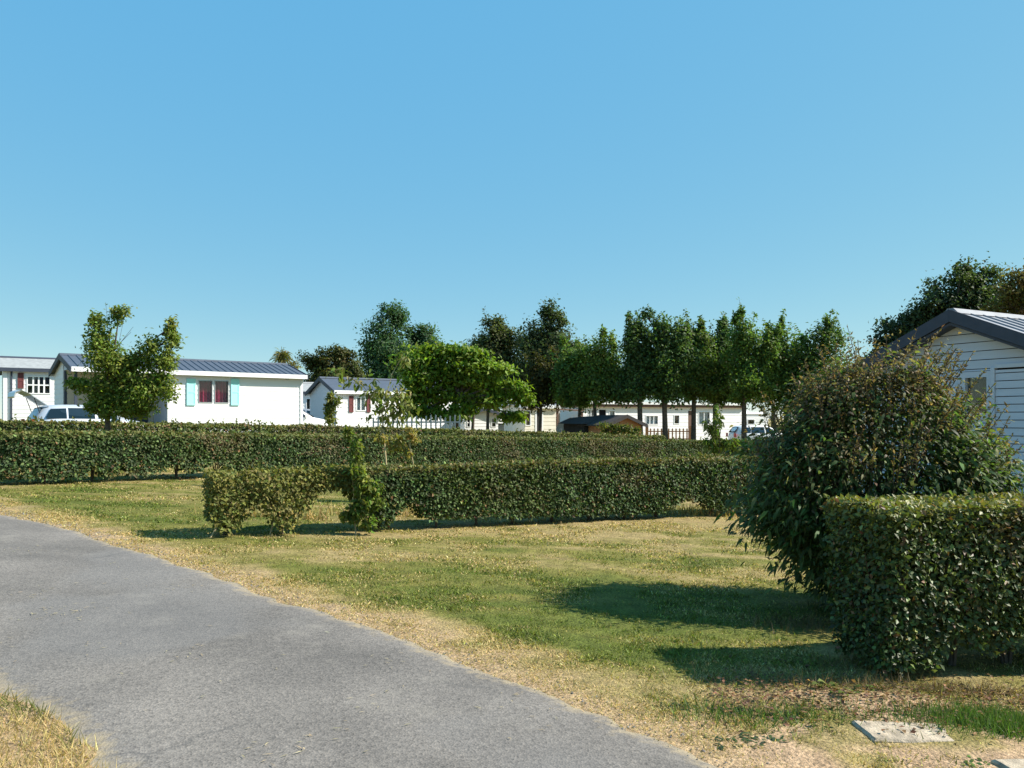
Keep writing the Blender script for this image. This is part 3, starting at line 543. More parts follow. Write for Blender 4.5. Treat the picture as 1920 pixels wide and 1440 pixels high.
zr = rng.uniform(.12, 2.1, n2); ang = rng.uniform(0, 2*np.pi, n2); f = np.clip(.9-rng.exponential(.16, n2), .05, 1)*bush_rad(zr, ang)
p2 = np.stack([np.cos(ang)*f+.16*np.clip(zr-1.4, 0, .8), np.sin(ang)*f*DEEP, zr], 1)
pos = np.concatenate([p1, p2]); n = n1+n2; zr = pos[:, 2]; ang = np.arctan2(pos[:, 1]/DEEP, pos[:, 0])
out = unit(np.stack([np.cos(ang), np.sin(ang), .25+.5*(zr-1.2)], 1))
tone_ = np.concatenate([rng.uniform(-.35, .35, nc)[ci], np.zeros(n2)])
brown = np.clip((zr-1.0)*1.0+(-np.cos(ang))*.25+tone_+(fbm(ang*2, zr*3, 55)-.5)*1.2, 0, 1)
nrm = unit(out*.5+rng.normal(0, .5, (n, 3))+np.array([0, 0, .7])); ax = unit(out+rng.normal(0, .65, (n, 3))+np.array([0, 0, .15]))
col = vary((.07, .105, .032), n, .3, .1); yel = rng.random(n) < .10; col[yel] = vary((.15, .18, .055), int(yel.sum()), .25, .1)
bm_ = rng.random(n) < brown*.85; col[bm_] = vary((.15, .115, .055), int(bm_.sum()), .4, .1)
l = np.where(bm_, rng.uniform(.025, .06, n), rng.uniform(.045, .10, n)); wdt = l*np.where(bm_, .42, .33)
leaves('foliage', pos, ax, nrm, l, wdt, col, 'leaf', bush, lance=True, curl=.55)
mb = MB()
sp, sa, sc_ = [], [], []
for i in range(260):                                   # upright seed-headed shoots on top, arching shoots at the sides
    a = rng.uniform(0, 6.283); z0 = rng.uniform(1.1, 2.15); r0 = float(bush_rad(np.array(z0), np.array(a)))*.92
    p = np.array([math.cos(a)*r0+.16*min(max(z0-1.4, 0), .8), math.sin(a)*r0*DEEP, z0]); ln = rng.uniform(.12, .42); d = unit(np.array([math.cos(a)*.45+.1, math.sin(a)*.4, 1.0])+rng.normal(0, .2, 3))
    mb.tube([p-d*.15, p+d*ln], [.004, .002], 4, False); k = int(ln*70); t = rng.random(k)
    sp.append(p+d*(t*ln)[:, None]); sa.append(unit(d*.6+rng.normal(0, .6, (k, 3)))); sc_.append(vary((.15, .115, .055), k, .35, .1))
sp, sa, sc_ = map(np.concatenate, (sp, sa, sc_)); k = len(sp)
leaves('seed_shoots', sp, sa, unit(rng.normal(0, 1, (k, 3))), rng.uniform(.02, .05, k), rng.uniform(.01, .02, k), sc_, 'leaf', bush)
for i in range(60):
    a = rng.uniform(0, 6.283); z1 = rng.uniform(.8, 2.1); r1 = float(bush_rad(np.array(z1), np.array(a)))*.9
    mb.tube([(rng.normal(0, .1), rng.normal(0, .1), -.05), (math.cos(a)*r1*.4, math.sin(a)*r1*.3, z1*.55), (math.cos(a)*r1, math.sin(a)*r1*DEEP, z1)], [.02, .012, .004], 5, False)
mb.build('stems', 'twig', bush, 'stuff')

# ------------------------------------------------------------------ mobile homes
def cut(a, b, ops):
    segs = [(a, b)]
    for o0, o1 in ops: segs = [s for x0, x1 in segs for s in ((x0, min(x1, o0)), (max(x0, o1), x1)) if s[1]-s[0] > .02]
    return segs
def boards(root, face, z0, z1, pitch, ua, ub, ops, m, join=None, name='siding_board', joint=0):
    """lapped boards on a wall face; ua(z), ub(z) give the wall's ends, ops = openings (u0,u1,z0,z1)"""
    cuts = sorted({z0, z1} | {z for o in ops for z in (o[2], o[3]) if z0 < z < z1})
    zs = list(np.arange(z0, z1-1e-6, pitch))+[z1]
    for k in range(len(zs)-1):
        lv = [zs[k]]+[c for c in cuts if zs[k]+.01 < c < zs[k+1]-.01]+[zs[k+1]-joint]
        pieces = []
        for b, t in zip(lv[:-1], lv[1:]):
            mid = (b+t)/2; op = [(o[0], o[1]) for o in ops if o[2]-.005 < mid < o[3]+.005]
            fb, ft = (b-zs[k])/pitch, (t-zs[k])/pitch; ob, ot = .02-.011*fb, .02-.011*ft
            A, B = (ua(b), ua(t)), (ub(b), ub(t))
            if min(B[0]-A[0], 9) < .03: continue
            for x0, x1 in cut(min(A), max(B), op):
                l0, l1 = (A if x0 == min(A) else (x0, x0)); r0, r1 = (B if x1 == max(B) else (x1, x1))
                if r1 < l1: l1 = r1 = (l1+r1)/2
                pieces.append([face(l0, b, ob), face(r0, b, ob), face(r1, t, ot), face(l1, t, ot), face(l0, b, -.02), face(r0, b, -.02), face(r1, t, -.02), face(l1, t, -.02)])
        if not pieces: continue
        mb = join or MB()
        for p in pieces: mb.hexa(p)
        if not join: mb.build(name, m, root)
def fbox(mb, face, u0, u1, z0, z1, o0, o1):
    return mb.hexa([face(u0, z0, o1), face(u1, z0, o1), face(u1, z1, o1), face(u0, z1, o1), face(u0, z0, o0), face(u1, z0, o0), face(u1, z1, o0), face(u0, z1, o0)])
def window(root, face, u0, u1, z0, z1, nx=2, nz=1, fm='trim', cm='curtain', cover=1.0, fw=.05, bar=.05):
    mb = MB()
    for a, b, c, d in ((u0-fw, u1+fw, z1, z1+fw), (u0-fw, u1+fw, z0-fw, z0), (u0-fw, u0, z0, z1), (u1, u1+fw, z0, z1)): fbox(mb, face, a, b, c, d, -.06, .04)
    us, zs = np.linspace(u0, u1, nx+1), np.linspace(z0, z1, nz+1)
    for u in us[1:-1]: fbox(mb, face, u-bar/2, u+bar/2, z0, z1, -.05, .02)
    for z in zs[1:-1]:
        for i in range(nx): fbox(mb, face, us[i]+(bar/2 if i else 0), us[i+1]-(bar/2 if i < nx-1 else 0), z-bar*.4, z+bar*.4, -.05, .018)
    w = mb.build('window', fm, root)
    for i in range(nx):
        for j in range(nz):
            p = MB(); fbox(p, face, us[i], us[i+1], zs[j], zs[j+1], -.045, -.039); p.build('pane', 'glass', w)
    if cover > 0:
        mb = MB(); N_ = 40; wdt = u1-u0; t = np.linspace(u0+.01, u0+wdt*cover-.01, N_); k = len(mb.v)
        for q in t:
            o = -.13+.03*math.sin(q*38)+.015*math.sin(q*91+1); mb.v += [tuple(face(q, z0, o)), tuple(face(q, z1, o))]
        mb.f += [(2*i, 2*i+2, 2*i+3, 2*i+1) for i in range(N_-1)]; mb.build('curtain', cm, w, None, True)
    b = MB(); fbox(b, face, u0-.02, u1+.02, z0-.02, z1+.02, -.36, -.34); b.build('dark_room_sheet', 'dark', w)  # flat dark sheet: the unlit room behind the glass, put into colour
    return w
def shutter(root, face, u0, u1, z0, z1, m):
    mb = MB(); fbox(mb, face, u0, u1, z0, z1, .024, .05)
    for a, b, c, d in ((u0, u1, z1-.07, z1), (u0, u1, z0, z0+.07), (u0, u0+.05, z0+.07, z1-.07), (u1-.05, u1, z0+.07, z1-.07), (u0+.05, u1-.05, (z0+z1)/2-.03, (z0+z1)/2+.03)): fbox(mb, face, a, b, c, d, .051, .062)
    return mb.build('shutter', m, root)
class Home:
    def __init__(s, name, label, px0, px1, Y0, th, eave_py, h, D, cat='mobile home', group='mobile homes'):
        s.c, s.s = math.cos(math.radians(th)), math.sin(math.radians(th)); s.Y0 = Y0; s.X0 = at(px0, Y0)
        s.L = s.u(px1); s.ze = zat(eave_py, Y0); zf = s.ze-h
        gs = [G(s.X0+u*s.c-v*s.s, Y0+u*s.s+v*s.c) for u in (0, s.L) for v in (0, D)]; zr = min(min(gs), zf-.05)
        s.root = thing(name, label, cat, (s.X0, Y0, zr), math.radians(th), group); s.zr = zr; s.f0 = zf-zr; s.h = h; s.D = D; s.e = s.f0+h
        s.front = lambda u, z, o: (u, -o, z); s.left = lambda u, z, o: (-o, D-u, z); s.right = lambda u, z, o: (s.L+o, u, z); s.back = lambda u, z, o: (s.L-u, D+o, z)
    def u(s, px):
        t = (px-960)/F; return (t*s.Y0-s.X0)/(s.c-t*s.s)
    def z(s, py, u=0): return zat(py, s.Y0+u*s.s)-s.zr
    def plinth(s, m='plinth', u0=.1):
        if s.f0 > .06: MB().box(u0, s.L-.1, .12, s.D-.12, -.3, s.f0).build('plinth', m, s.root)
    def gable_roof(s, rise, over=.18, ends=.2, m='slate', fas='trim', verge='trim', thick=.07, ribs=0, ridge_m=None):
        L, D, e = s.L, s.D, s.e; x0, x1 = -ends, L+ends; k = rise/(D/2); n = 0
        for sgn in (0, 1):
            f = (lambda y: y) if sgn == 0 else (lambda y: D-y)
            ya, yb = -over, D/2; za, zb = e+k*ya+.1, e+rise+.1
            MB().hexa([(x0, f(ya), za-thick), (x1, f(ya), za-thick), (x1, f(yb), zb-thick), (x0, f(yb), zb-thick), (x0, f(ya), za), (x1, f(ya), za), (x1, f(yb), zb), (x0, f(yb), zb)]).build('roof_slope', m, s.root)
            MB().box(x0+.02, x1-.02, *sorted((f(ya-.035), f(ya-.003))), za-.15, za+.03).build('fascia', fas, s.root)
            for xa in (x0-.03, x1-.001):
                MB().hexa([(xa, f(ya-.02), za-.19), (xa+.031, f(ya-.02), za-.19), (xa+.031, f(yb-.002), zb-.19), (xa, f(yb-.002), zb-.19), (xa, f(ya-.02), za+.035), (xa+.031, f(ya-.02), za+.035), (xa+.031, f(yb-.002), zb+.035), (xa, f(yb-.002), zb+.035)]).build('bargeboard', verge, s.root)
            if ribs:
                nn = int((x1-x0)/ribs); w, hgt = ribs*.16, .03
                rib = MB().hexa([(-w, f(ya), za), (w, f(ya), za), (w, f(yb-.08), zb-k*.08), (-w, f(yb-.08), zb-k*.08), (-w*.5, f(ya), za+hgt), (w*.5, f(ya), za+hgt), (w*.5, f(yb-.08), zb-k*.08+hgt), (-w*.5, f(yb-.08), zb-k*.08+hgt)]).mesh('roof_rib', m)
                for i in range(1, nn): o = link('roof_rib', rib, s.root); o.location = (x0+(x1-x0)*i/nn, 0, 0)
        MB().hexa([(x0, D/2-.14, zb-.03), (x1, D/2-.14, zb-.03), (x1, D/2+.14, zb-.03), (x0, D/2+.14, zb-.03), (x0, D/2-.05, zb+.055), (x1, D/2-.05, zb+.055), (x1, D/2+.05, zb+.055), (x0, D/2+.05, zb+.055)]).build('ridge_cap', ridge_m or m, s.root)
    def gables(s, rise, m='siding', pitch=.2, sides=('left', 'right'), single=False):
        k = rise/(s.D/2)
        for nm in sides:
            face = getattr(s, nm); ua = lambda z: max(0, (z-s.e)/k); ub = lambda z: s.D-max(0, (z-s.e)/k)
            j = None if single else MB(); boards(s.root, face, s.f0, s.e+rise-.04, pitch, ua, ub, [], m, j)
            if j: j.build('gable_wall', m, s.root)
    def wall(s, which, ops, m='siding', pitch=.2, single=False, u0=0, u1=None, z1=None):
        j = None if single else MB(); u1 = u1 if u1 is not None else (s.L if which in ('front', 'back') else s.D)
        boards(s.root, getattr(s, which), s.f0, z1 or s.e, pitch, lambda z: u0, lambda z: u1, ops, m, j)
        if j: j.build({'front': 'front_wall', 'back': 'rear_wall'}.get(which, 'end_wall'), m, s.root)
    def win(s, pxa, pxb, pya, pyb, **kw):
        u0, u1 = s.u(pxa), s.u(pxb); um = (u0+u1)/2; return (u0, u1, s.z(pyb, um), s.z(pya, um), kw)

# --- main home: turquoise shutters, covered terrace at its left
H = Home('mobile_home', 'white mobile home with turquoise shutters and red curtains under a dark ribbed roof', 139, 566, 30.5, 39, 691, 2.5, 4.0)
ur = H.u(315)
wa = H.win(373, 397, 714.5, 754, cm='curtain_red', nx=1, fm='steel', fw=.03); wb = H.win(403, 427, 715, 754.5, cm='curtain_red', nx=1, fm='steel', fw=.03)
ops = [w[:4] for w in (wa, wb)]
H.wall('front', ops, pitch=.2, single=True, u0=ur+.02, u1=H.L-.02)
for w in (wa, wb): window(H.root, H.front, *w[:4], **w[4])
for a, b in ((349.5, 366), (432.5, 448)):
    u0, u1 = H.u(a), H.u(b); shutter(H.root, H.front, u0, u1, H.z(760, u0), H.z(710, u0), 'turq')
for a, b in ((H.L-.09, H.L+.03), (ur-.03, ur+.07)): fbox(MB(), H.front, a, b, H.f0, H.e, .0261, .045).build('corner_trim', 'trim', H.root)
ul = H.u(538); mb = MB(); zl = H.z(709, ul)
mb.tube([(ul, -.02, zl), (ul, -.09, zl), (ul, -.11, zl)], [.085, .075, .04], 12); mb.build('wall_lamp', 'steel', H.root)
k = .56/2
H.gables(.56, sides=('right',)); H.wall('back', [])
boards(H.root, H.left, H.f0, H.e+.52, .2, lambda z: max(0, (z-H.e)/k), lambda z: min(1.9, H.D-max(0, (z-H.e)/k)), [], 'siding')       # rear half of the left gable
MB().box(0.02, .12, H.D/2-.06, H.D/2+.06, H.f0, H.e+.5).build('terrace_post', 'darktrim', H.root); MB().box(.02, .12, .04, .16, H.f0, H.e).build('terrace_post', 'darktrim', H.root)
mb = MB(); boards(H.root, H.left, H.e+.02, H.e+.5, .2, lambda z: 2.1, lambda z: H.D-max(0, (z-H.e)/k)-.05, [], 'siding_grey', mb); mb.build('gable_infill', 'siding_grey', H.root)
rec = lambda u, z, o: (u, 1.95-o, z)
dw = (ur-1.0, ur-.25, H.f0+.05, H.f0+2.0)
mb = MB(); boards(H.root, rec, H.f0, H.e+.1, .2, lambda z: .1, lambda z: ur-.02, [dw, (1.2, 2.4, H.f0+.9, H.f0+2.0)], 'beige', mb); mb.build('terrace_wall', 'beige', H.root)
window(H.root, rec, 1.2, 2.4, H.f0+.9, H.f0+2.0, nx=2, cover=.5)
mb = MB(); fbox(mb, rec, dw[0], dw[1], dw[2], dw[3], -.04, -.01); mb.build('door', 'darktrim', H.root)
mb = MB(); mb.box(ur-.02, ur, .03, 1.95, H.f0, H.e); mb.build('return_wall', 'siding_grey', H.root)
MB().box(0, ur-.03, -.05, 1.9, H.f0-.12, H.f0-.01).build('terrace_deck', 'grey_wood', H.root)
H.gable_roof(.56, over=.25, ends=.16, ribs=.29, verge='darktrim'); H.plinth()
MB().box(.05, H.L-.05, .0, 3.9, H.e+.0, H.e+.012).build('ceiling_panel', 'trim', H.root)
# --- left home behind it
H = Home('mobile_home', 'white mobile home with pale grey roof and a dark red shutter at the left edge', 6, 190, 38, 33, 692, 2.5, 4.0)
w = H.win(52, 93, 707, 737, nx=4, nz=2, cm='curtain', cover=0)
H.wall('front', [w[:4]], pitch=.2); window(H.root, H.front, *w[:4], nx=4, nz=2, bar=.07, cover=.0)
u0, u1 = H.u(33), H.u(44.5); shutter(H.root, H.front, u0, u1, H.z(728, u0), H.z(699, u0), 'red')
mb = MB(); fbox(mb, H.front, .0, .16, H.f0, H.e, .0261, .05); mb.build('corner_trim', 'trim', H.root)
MB().tube([(.33, -.07, H.f0), (.33, -.07, H.e)], [.04, .04], 8).build('downpipe', 'darktrim', H.root)
H.gables(.6); H.wall('back', []); H.gable_roof(.6, over=.2, m='greyroof', fas='darktrim', verge='darktrim', ridge_m='darktrim'); H.plinth()
# --- middle home with red shutters, behind the sapling
H = Home('mobile_home', 'white mobile home with narrow red shutters and dark gabled roof behind the gangly sapling', 630, 850, 43, 36, 734, 2.45, 3.6)
wa = H.win(669, 684, 746, 769, nx=2, cover=1); wb = H.win(790, 806, 752, 772, nx=2, cover=1); H.wall('front', [wa[:4], wb[:4]])
for w in (wa, wb): window(H.root, H.front, *w[:4], **w[4])
for a, b in ((654, 662), (687, 694)): u0, u1 = H.u(a), H.u(b); shutter(H.root, H.front, u0, u1, H.z(773, u0), H.z(742, u0), 'red')
H.gables(.72, m='siding_grey'); H.wall('back', []); H.gable_roof(.72, m='slate', verge='darktrim'); H.plinth()
# --- low neighbour seen between the main home and the grey gable
H = Home('mobile_home', 'white mobile home with grey roof seen between the turquoise-shuttered home and the grey gable', 540, 640, 50, 20, 736, 2.4, 3.6)
w = H.win(575, 581, 748, 770, nx=1, cover=0); H.wall('front', [w[:4]]); window(H.root, H.front, *w[:4], cover=0, nx=1)
H.gables(.6); H.wall('back', []); H.gable_roof(.6, m='greyroof', fas='darktrim', verge='darktrim'); H.plinth()
# --- cream home with lean-to
H = Home('mobile_home', 'cream clad mobile home with white roof and open lean-to, behind the thin trunks', 984, 1042, 50, 26, 763, 2.35, 3.2)
w = H.win(986, 994, 771, 797, nx=1, cm='wood'); d = (H.u(1005), H.u(1016), H.f0+.02, H.z(770)); H.wall('front', [w[:4], d], m='siding_cream', pitch=.24); window(H.root, H.front, *w[:4], nx=1, cm='wood')
mb = MB(); fbox(mb, H.front, d[0]+.04, d[1]-.04, d[2], d[3], -.06, -.02); mb.build('door', 'plinth', H.root)
mb = MB(); fbox(mb, H.front, d[0]-.07, d[0]+.04, d[2], d[3], -.06, .04); fbox(mb, H.front, d[1]-.04, d[1]+.07, d[2], d[3], -.06, .04); mb.build('door_frame', 'trim', H.root)
H.gables(.28, m='siding_cream'); H.wall('back', [], m='siding_cream'); H.gable_roof(.28, m='whiteroof', verge='trim'); H.plinth()
u2 = H.u(1094); xa = H.L
MB().hexa([(xa+.25, -.1, H.e-.2), (u2, -.1, H.e-.25), (u2, 3.3, H.e-.1), (xa+.25, 3.3, H.e-.05), (xa+.25, -.1, H.e-.12), (u2, -.1, H.e-.17), (u2, 3.3, H.e-.02), (xa+.25, 3.3, H.e+.03)]).build('lean_to_roof', 'brown', H.root)
MB().box(xa+.1, xa+.2, .0, .1, H.f0-.5, H.e-.25).build('lean_to_post', 'brown', H.root); MB().box(u2-.12, u2-.02, .0, .1, -.3, H.e-.27).build('lean_to_post', 'brown', H.root)
MB().box(xa+.25, u2-.05, 3.0, 3.06, -.3, H.e-.15).build('lean_to_screen', 'grey_wood', H.root)
# --- long flat-roofed home
H = Home('mobile_home', 'long flat-roofed white home with brown eaves behind the row of tree trunks', 1090, 1392, 54, 27, 762, 2.4, 4)
w1 = H.win(1104, 1112, 769, 787, nx=2); w2 = H.win(1143, 1152, 771, 782, nx=1); w3 = H.win(1211, 1233, 780, 795, nx=3); w4 = H.win(1264, 1273, 779, 794, nx=1, cover=.4); w5 = H.win(1310, 1330, 773, 795, nx=2)
dd = (H.u(1123), H.u(1136), H.f0+.05, H.z(768)); de = (H.u(1290), H.u(1300), H.f0+.05, H.z(769))
H.wall('front', [q[:4] for q in (w1, w2, w3, w4, w5)]+[dd, de], pitch=.26)
for w in (w1, w2, w3, w4, w5): window(H.root, H.front, *w[:4], **w[4])
for q, m_ in ((dd, 'dark'), (de, 'brown')):
    mb = MB(); fbox(mb, H.front, *q, -.1, -.05); mb.build('door', m_, H.root)
for nm in ('left', 'right', 'back'): H.wall(nm, [], pitch=.26)
MB().box(-.2, H.L+.25, -.3, 4.2, H.e+.165, H.e+.33).build('roof', 'whiteroof', H.root)
MB().box(-.12, H.L+.15, -.22, 4.1, H.e-.02, H.e+.16).build('eaves_board', 'brown', H.root); H.plinth()
# --- caravan at the far right
H = Home('touring_caravan', 'small white caravan with dark windows at the right end of the long home', 1386, 1440, 66, 20, 776, 2.1, 2.3, 'caravan', None)
w1 = H.win(1388, 1394, 789, 795, nx=1, cover=0); w2 = H.win(1402, 1414, 787, 795, nx=1, cover=0); H.wall('front', [w1[:4], w2[:4]], pitch=.7)
for w in (w1, w2): window(H.root, H.front, *w[:4], **w[4])
for nm in ('left', 'right', 'back'): H.wall(nm, [], pitch=.7)
MB().hexa([(-.08, -.08, H.e), (H.L+.08, -.08, H.e), (H.L+.08, 2.38, H.e), (-.08, 2.38, H.e), (.1, .15, H.e+.16), (H.L-.1, .15, H.e+.16), (H.L-.1, 2.1, H.e+.16), (.1, 2.1, H.e+.16)]).build('roof', 'whiteroof', H.root)
MB().box(.9, 1.5, .8, 1.4, H.e+.161, H.e+.3).build('roof_hatch', 'trim', H.root)
for xx in (.75, 1.35): MB().tube([(xx, .02, .32), (xx, .22, .32)], [.32, .32], 16).build('wheel', 'tyre', H.root)
H.plinth()
# --- right cabin: the shaded gable faces us
def right_cabin():
    B = math.radians(-62); X0, Y0 = 8.4, 15.0; g = G(X0, Y0); hw = 2.4; e = 2.62; rise = 1.03; k = rise/hw; Lc = 8
    root = thing('grey_cabin', 'pale grey boarded cabin with charcoal gable trim at the right edge', 'cabin', (X0, Y0, g-.05), B)
    zap = zat(600, Y0)-g+.05; e = zap-rise           # gable peak of the boards
    face = lambda u, z, o: (u, -o, z); c, s = math.cos(B), math.sin(B)
    def U(px): t = (px-960)/F; return (t*Y0-X0)/(c-t*s)
    def Zz(py, u): return zat(py, Y0+u*s)-(g-.05)
    w = (U(1812), U(1852), Zz(775, U(1830)), Zz(708, U(1830)))
    up = U(1861)
    ua = lambda z: -hw+max(0, (z-e)/k); ub = lambda z: min(up if z < Zz(690, up) else 9, hw-max(0, (z-e)/k))
    boards(root, face, .35, zap-.05, .165, ua, ub, [(w[0]-.12, w[1]+.12, w[2]-.1, w[3]+.12)], 'siding_grey', joint=.014)
    boards(root, lambda u, z, o: (u, -o-.03, z), .35, Zz(691, up)-.02, .14, lambda z: up+.08, lambda z: hw, [], 'siding_grey', joint=.014)
    MB().box(-hw+.06, w[0]-.15, .021, .04, .32, e).build('dark_joint_backing', 'plinth', root); MB().box(w[1]+.15, hw-.06, .021, .04, .32, e).build('dark_joint_backing', 'plinth', root)  # dark sheets behind the joints put lap shadow between boards into colour
    MB().hexa([(-hw+.06, .021, e+.001), (hw-.06, .021, e+.001), (hw-.06, .04, e+.001), (-hw+.06, .04, e+.001), (-.1, .021, zap-.06), (.1, .021, zap-.06), (.1, .04, zap-.06), (-.1, .04, zap-.06)]).build('dark_joint_backing', 'plinth', root)
    mb = MB(); fbox(mb, face, up, up+.075, .35, Zz(690, up), -.02, .07); fbox(mb, face, up+.0751, hw, Zz(691, up), Zz(690, up)+.06, .026, .07); mb.build('corner_trim', 'siding_grey', root)
    window(root, face, *w, nx=1, nz=1, fm='siding_grey', cover=.55, cm='plinth', fw=.11)
    th = .2
    for sg in (-1, 1):
        def p(u, o, z): return (u*sg, -o, z)
        x1 = hw+.28; zr = zap+.15; ze = zr-k*x1
        MB().hexa([p(.001, .3, zr-.06), p(x1, .3, ze-.06), p(x1, -Lc, ze-.06), p(.001, -Lc, zr-.06), p(.001, .3, zr), p(x1, .3, ze), p(x1, -Lc, ze), p(.001, -Lc, zr)]).build('roof_slope', 'cabinroof', root)
        MB().hexa([p(.001, .301, zr-.2), p(x1, .301, ze-.2), p(x1, .335, ze-.2), p(.001, .335, zr-.2), p(.001, .301, zr+.03), p(x1, .301, ze+.03), p(x1, .335, ze+.03), p(.001, .335, zr+.03)]).build('bargeboard', 'darktrim', root)
        MB().hexa([p(.001, .02, zr-.26), p(x1, .02, ze-.26), p(x1, .3, ze-.26), p(.001, .3, zr-.26), p(.001, .02, zr-.21), p(x1, .02, ze-.21), p(x1, .3, ze-.21), p(.001, .3, zr-.21)]).build('soffit', 'darktrim', root)
        rib = MB()
        nrib = 20
        rm = MB().hexa([p(.12, .012, zr-k*.12), p(x1, .012, ze), p(x1, -.012, ze), p(.12, -.012, zr-k*.12), p(.12, .008, zr-k*.12+.03), p(x1, .008, ze+.03), p(x1, -.008, ze+.03), p(.12, -.008, zr-k*.12+.03)]).mesh('roof_rib', 'cabinroof')
        for i in range(nrib): o = link('roof_rib', rm, root); o.location = (0, .1+i*.38, 0)
        MB().box(*sorted((sg*(hw-.1), sg*(hw-.02))), .03, Lc-.1, .3, e-.02).build('side_wall', 'siding_grey', root)
    MB().hexa([(-.16, -.29, zap+.1), (.16, -.29, zap+.1), (.16, Lc, zap+.1), (-.16, Lc, zap+.1), (-.06, -.29, zap+.2), (.06, -.29, zap+.2), (.06, Lc, zap+.2), (-.06, Lc, zap+.2)]).build('ridge_cap', 'cabinroof', root)
    MB().box(-hw+.05, hw-.05, Lc-.12, Lc-.04, .3, e+.2).build('rear_wall', 'siding_grey', root)
    MB().box(-hw+.1, hw-.1, .1, Lc-.2, -.3, .349).build('plinth', 'plinth', root)
right_cabin()

# ------------------------------------------------------------------ sheds, fences, small things among the homes
def shed(name, label, px0, px1, Y0, th, eave_py, h, D, rise, wm, rm, trimm, wins=(), boards_pitch=.18, over=.12, front_gable=False, cat='shed'):
    H = Home(name, label, px0, px1, Y0, th, eave_py, h, D, cat, None); W_ = H.L
    ops = [H.win(*w, nx=1, nz=2, cover=0) for w in wins]
    if not front_gable:
        H.wall('front', [o[:4] for o in ops], m=wm, pitch=boards_pitch); H.gables(rise, m=wm, pitch=boards_pitch); H.wall('back', [], m=wm); H.gable_roof(rise, over=over, ends=.12, m=rm, fas=trimm, verge=trimm)
    else:
        k = rise/(W_/2); ua = lambda z: max(0, (z-H.e)/k); ub = lambda z: W_-max(0, (z-H.e)/k)
        mb = MB(); boards(H.root, H.front, H.f0, H.e+rise-.03, boards_pitch, ua, ub, [o[:4] for o in ops], wm, mb); mb.build('gable_wall', wm, H.root)
        mb = MB(); boards(H.root, H.back, H.f0, H.e+rise-.03, boards_pitch, ua, ub, [], wm, mb); mb.build('gable_wall', wm, H.root)
        for nm in ('left', 'right'): H.wall(nm, [], m=wm, pitch=boards_pitch)
        for sg in (0, 1):
            f = (lambda u: u) if sg == 0 else (lambda u: W_-u)
            a, b = -over, W_/2; za, zb = H.e-k*over+.08, H.e+rise+.08
            MB().hexa([(f(a), -.2, za-.06), (f(b), -.2, zb-.06), (f(b), D+.2, zb-.06), (f(a), D+.2, za-.06), (f(a), -.2, za), (f(b), -.2, zb), (f(b), D+.2, zb), (f(a), D+.2, za)]).build('roof_slope', rm, H.root)
            MB().hexa([(f(a), -.23, za-.15), (f(b), -.23, zb-.15), (f(b), -.201, zb-.15), (f(a), -.201, za-.15), (f(a), -.23, za+.02), (f(b), -.23, zb+.02), (f(b), -.201, zb+.02), (f(a), -.201, za+.02)]).build('bargeboard', trimm, H.root)
    for o in ops: window(H.root, H.front, *o[:4], nx=1, nz=2, cover=0, fw=.04)
    H.plinth(); return H
shed('garden_shed', 'small white shed with two tall white windows behind the bright tree', 871, 942, 46, 26, 779, 1.9, 2.4, .35, 'siding', 'slate', 'darktrim', ((876, 881, 785, 800), (922, 929, 785, 800)), front_gable=True)
shed('garden_shed', 'orange-brown wooden shed with wide dark roof behind the flecked shrub', 1140, 1202, 38, 26, 796, 1.5, 2.2, .38, 'wood', 'felt', 'felt', (), front_gable=True, over=.25)
H = Home('garden_shed', 'low dark shed with grey felt roof at the left of the orange one', 1096, 1140, 39.5, 24, 794, 1.4, 2.2, 'shed', None)
mb = MB(); boards(H.root, H.front, H.f0-.3, H.e, .16, lambda z: 0, lambda z: H.L, [], 'plinth', mb); mb.build('front_wall', 'plinth', H.root)
for nm in ('left', 'right', 'back'): H.wall(nm, [], m='plinth')
MB().hexa([(-.3, -.25, H.e-.02), (H.L-.02, -.25, H.e-.02), (H.L-.02, 2.4, H.e-.02), (-.3, 2.4, H.e-.02), (.35, -.05, H.e+.28), (H.L-.02, -.05, H.e+.36), (H.L-.02, 2.2, H.e+.36), (.35, 2.2, H.e+.28)]).build('roof', 'felt', H.root); H.plinth()
# picket fence before the middle home
def fence(name, label, pxa, pxb, Y, py_top, hgt, step, w, m, railm, arch=0, post=False):
    Xa, Xb = at(pxa, Y), at(pxb, Y); zt = zat(py_top, Y); zb = min(G(Xa, Y), G(Xb, Y)); root = thing(name, label, 'fence', (Xa, Y, zb)); L = Xb-Xa; top = zt-zb
    pk = MB().hexa([(-w/2, 0, 0), (w/2, 0, 0), (w/2, .025, 0), (-w/2, .025, 0), (-w/2, 0, 1), (w/2, 0, 1), (w/2, .025, 1), (-w/2, .025, 1)]).add([(-w/2, 0, 1), (w/2, 0, 1), (0, 0, 1.05), (-w/2, .025, 1), (w/2, .025, 1), (0, .025, 1.05)], [(0, 1, 2), (3, 5, 4), (0, 2, 5, 3), (1, 4, 5, 2)]).mesh('picket', m)
    nn = int(L/step)
    for i in range(nn+1):
        o = link('picket', pk, root); h_ = top+arch*abs(math.sin(i*math.pi/5)); o.location = (L*i/nn, 0, max(0, top-hgt)); o.scale = (1, 1, h_-max(0, top-hgt))
    for zz in (top-.18, max(.1, top-hgt+.12)): MB().box(0, L, .026, .06, zz-.035, zz+.035).build('rail', railm, root)
    if post:
        for xx in (0, L): MB().box(xx-.09, xx+.09, -.07, .1, 0, top+.2).build('post', m, root)
    return root
fence('picket_fence', 'grey picket fence before the middle home, behind the gangly sapling', 700, 862, 36, 784, .8, .21, .07, 'grey_wood', 'grey_wood', .12)
r_ = fence('deck_railing', 'red-brown wooden deck railing before the long flat-roofed home', 1213, 1295, 54, 804, .8, .24, .09, 'wood', 'wood', 0, True)
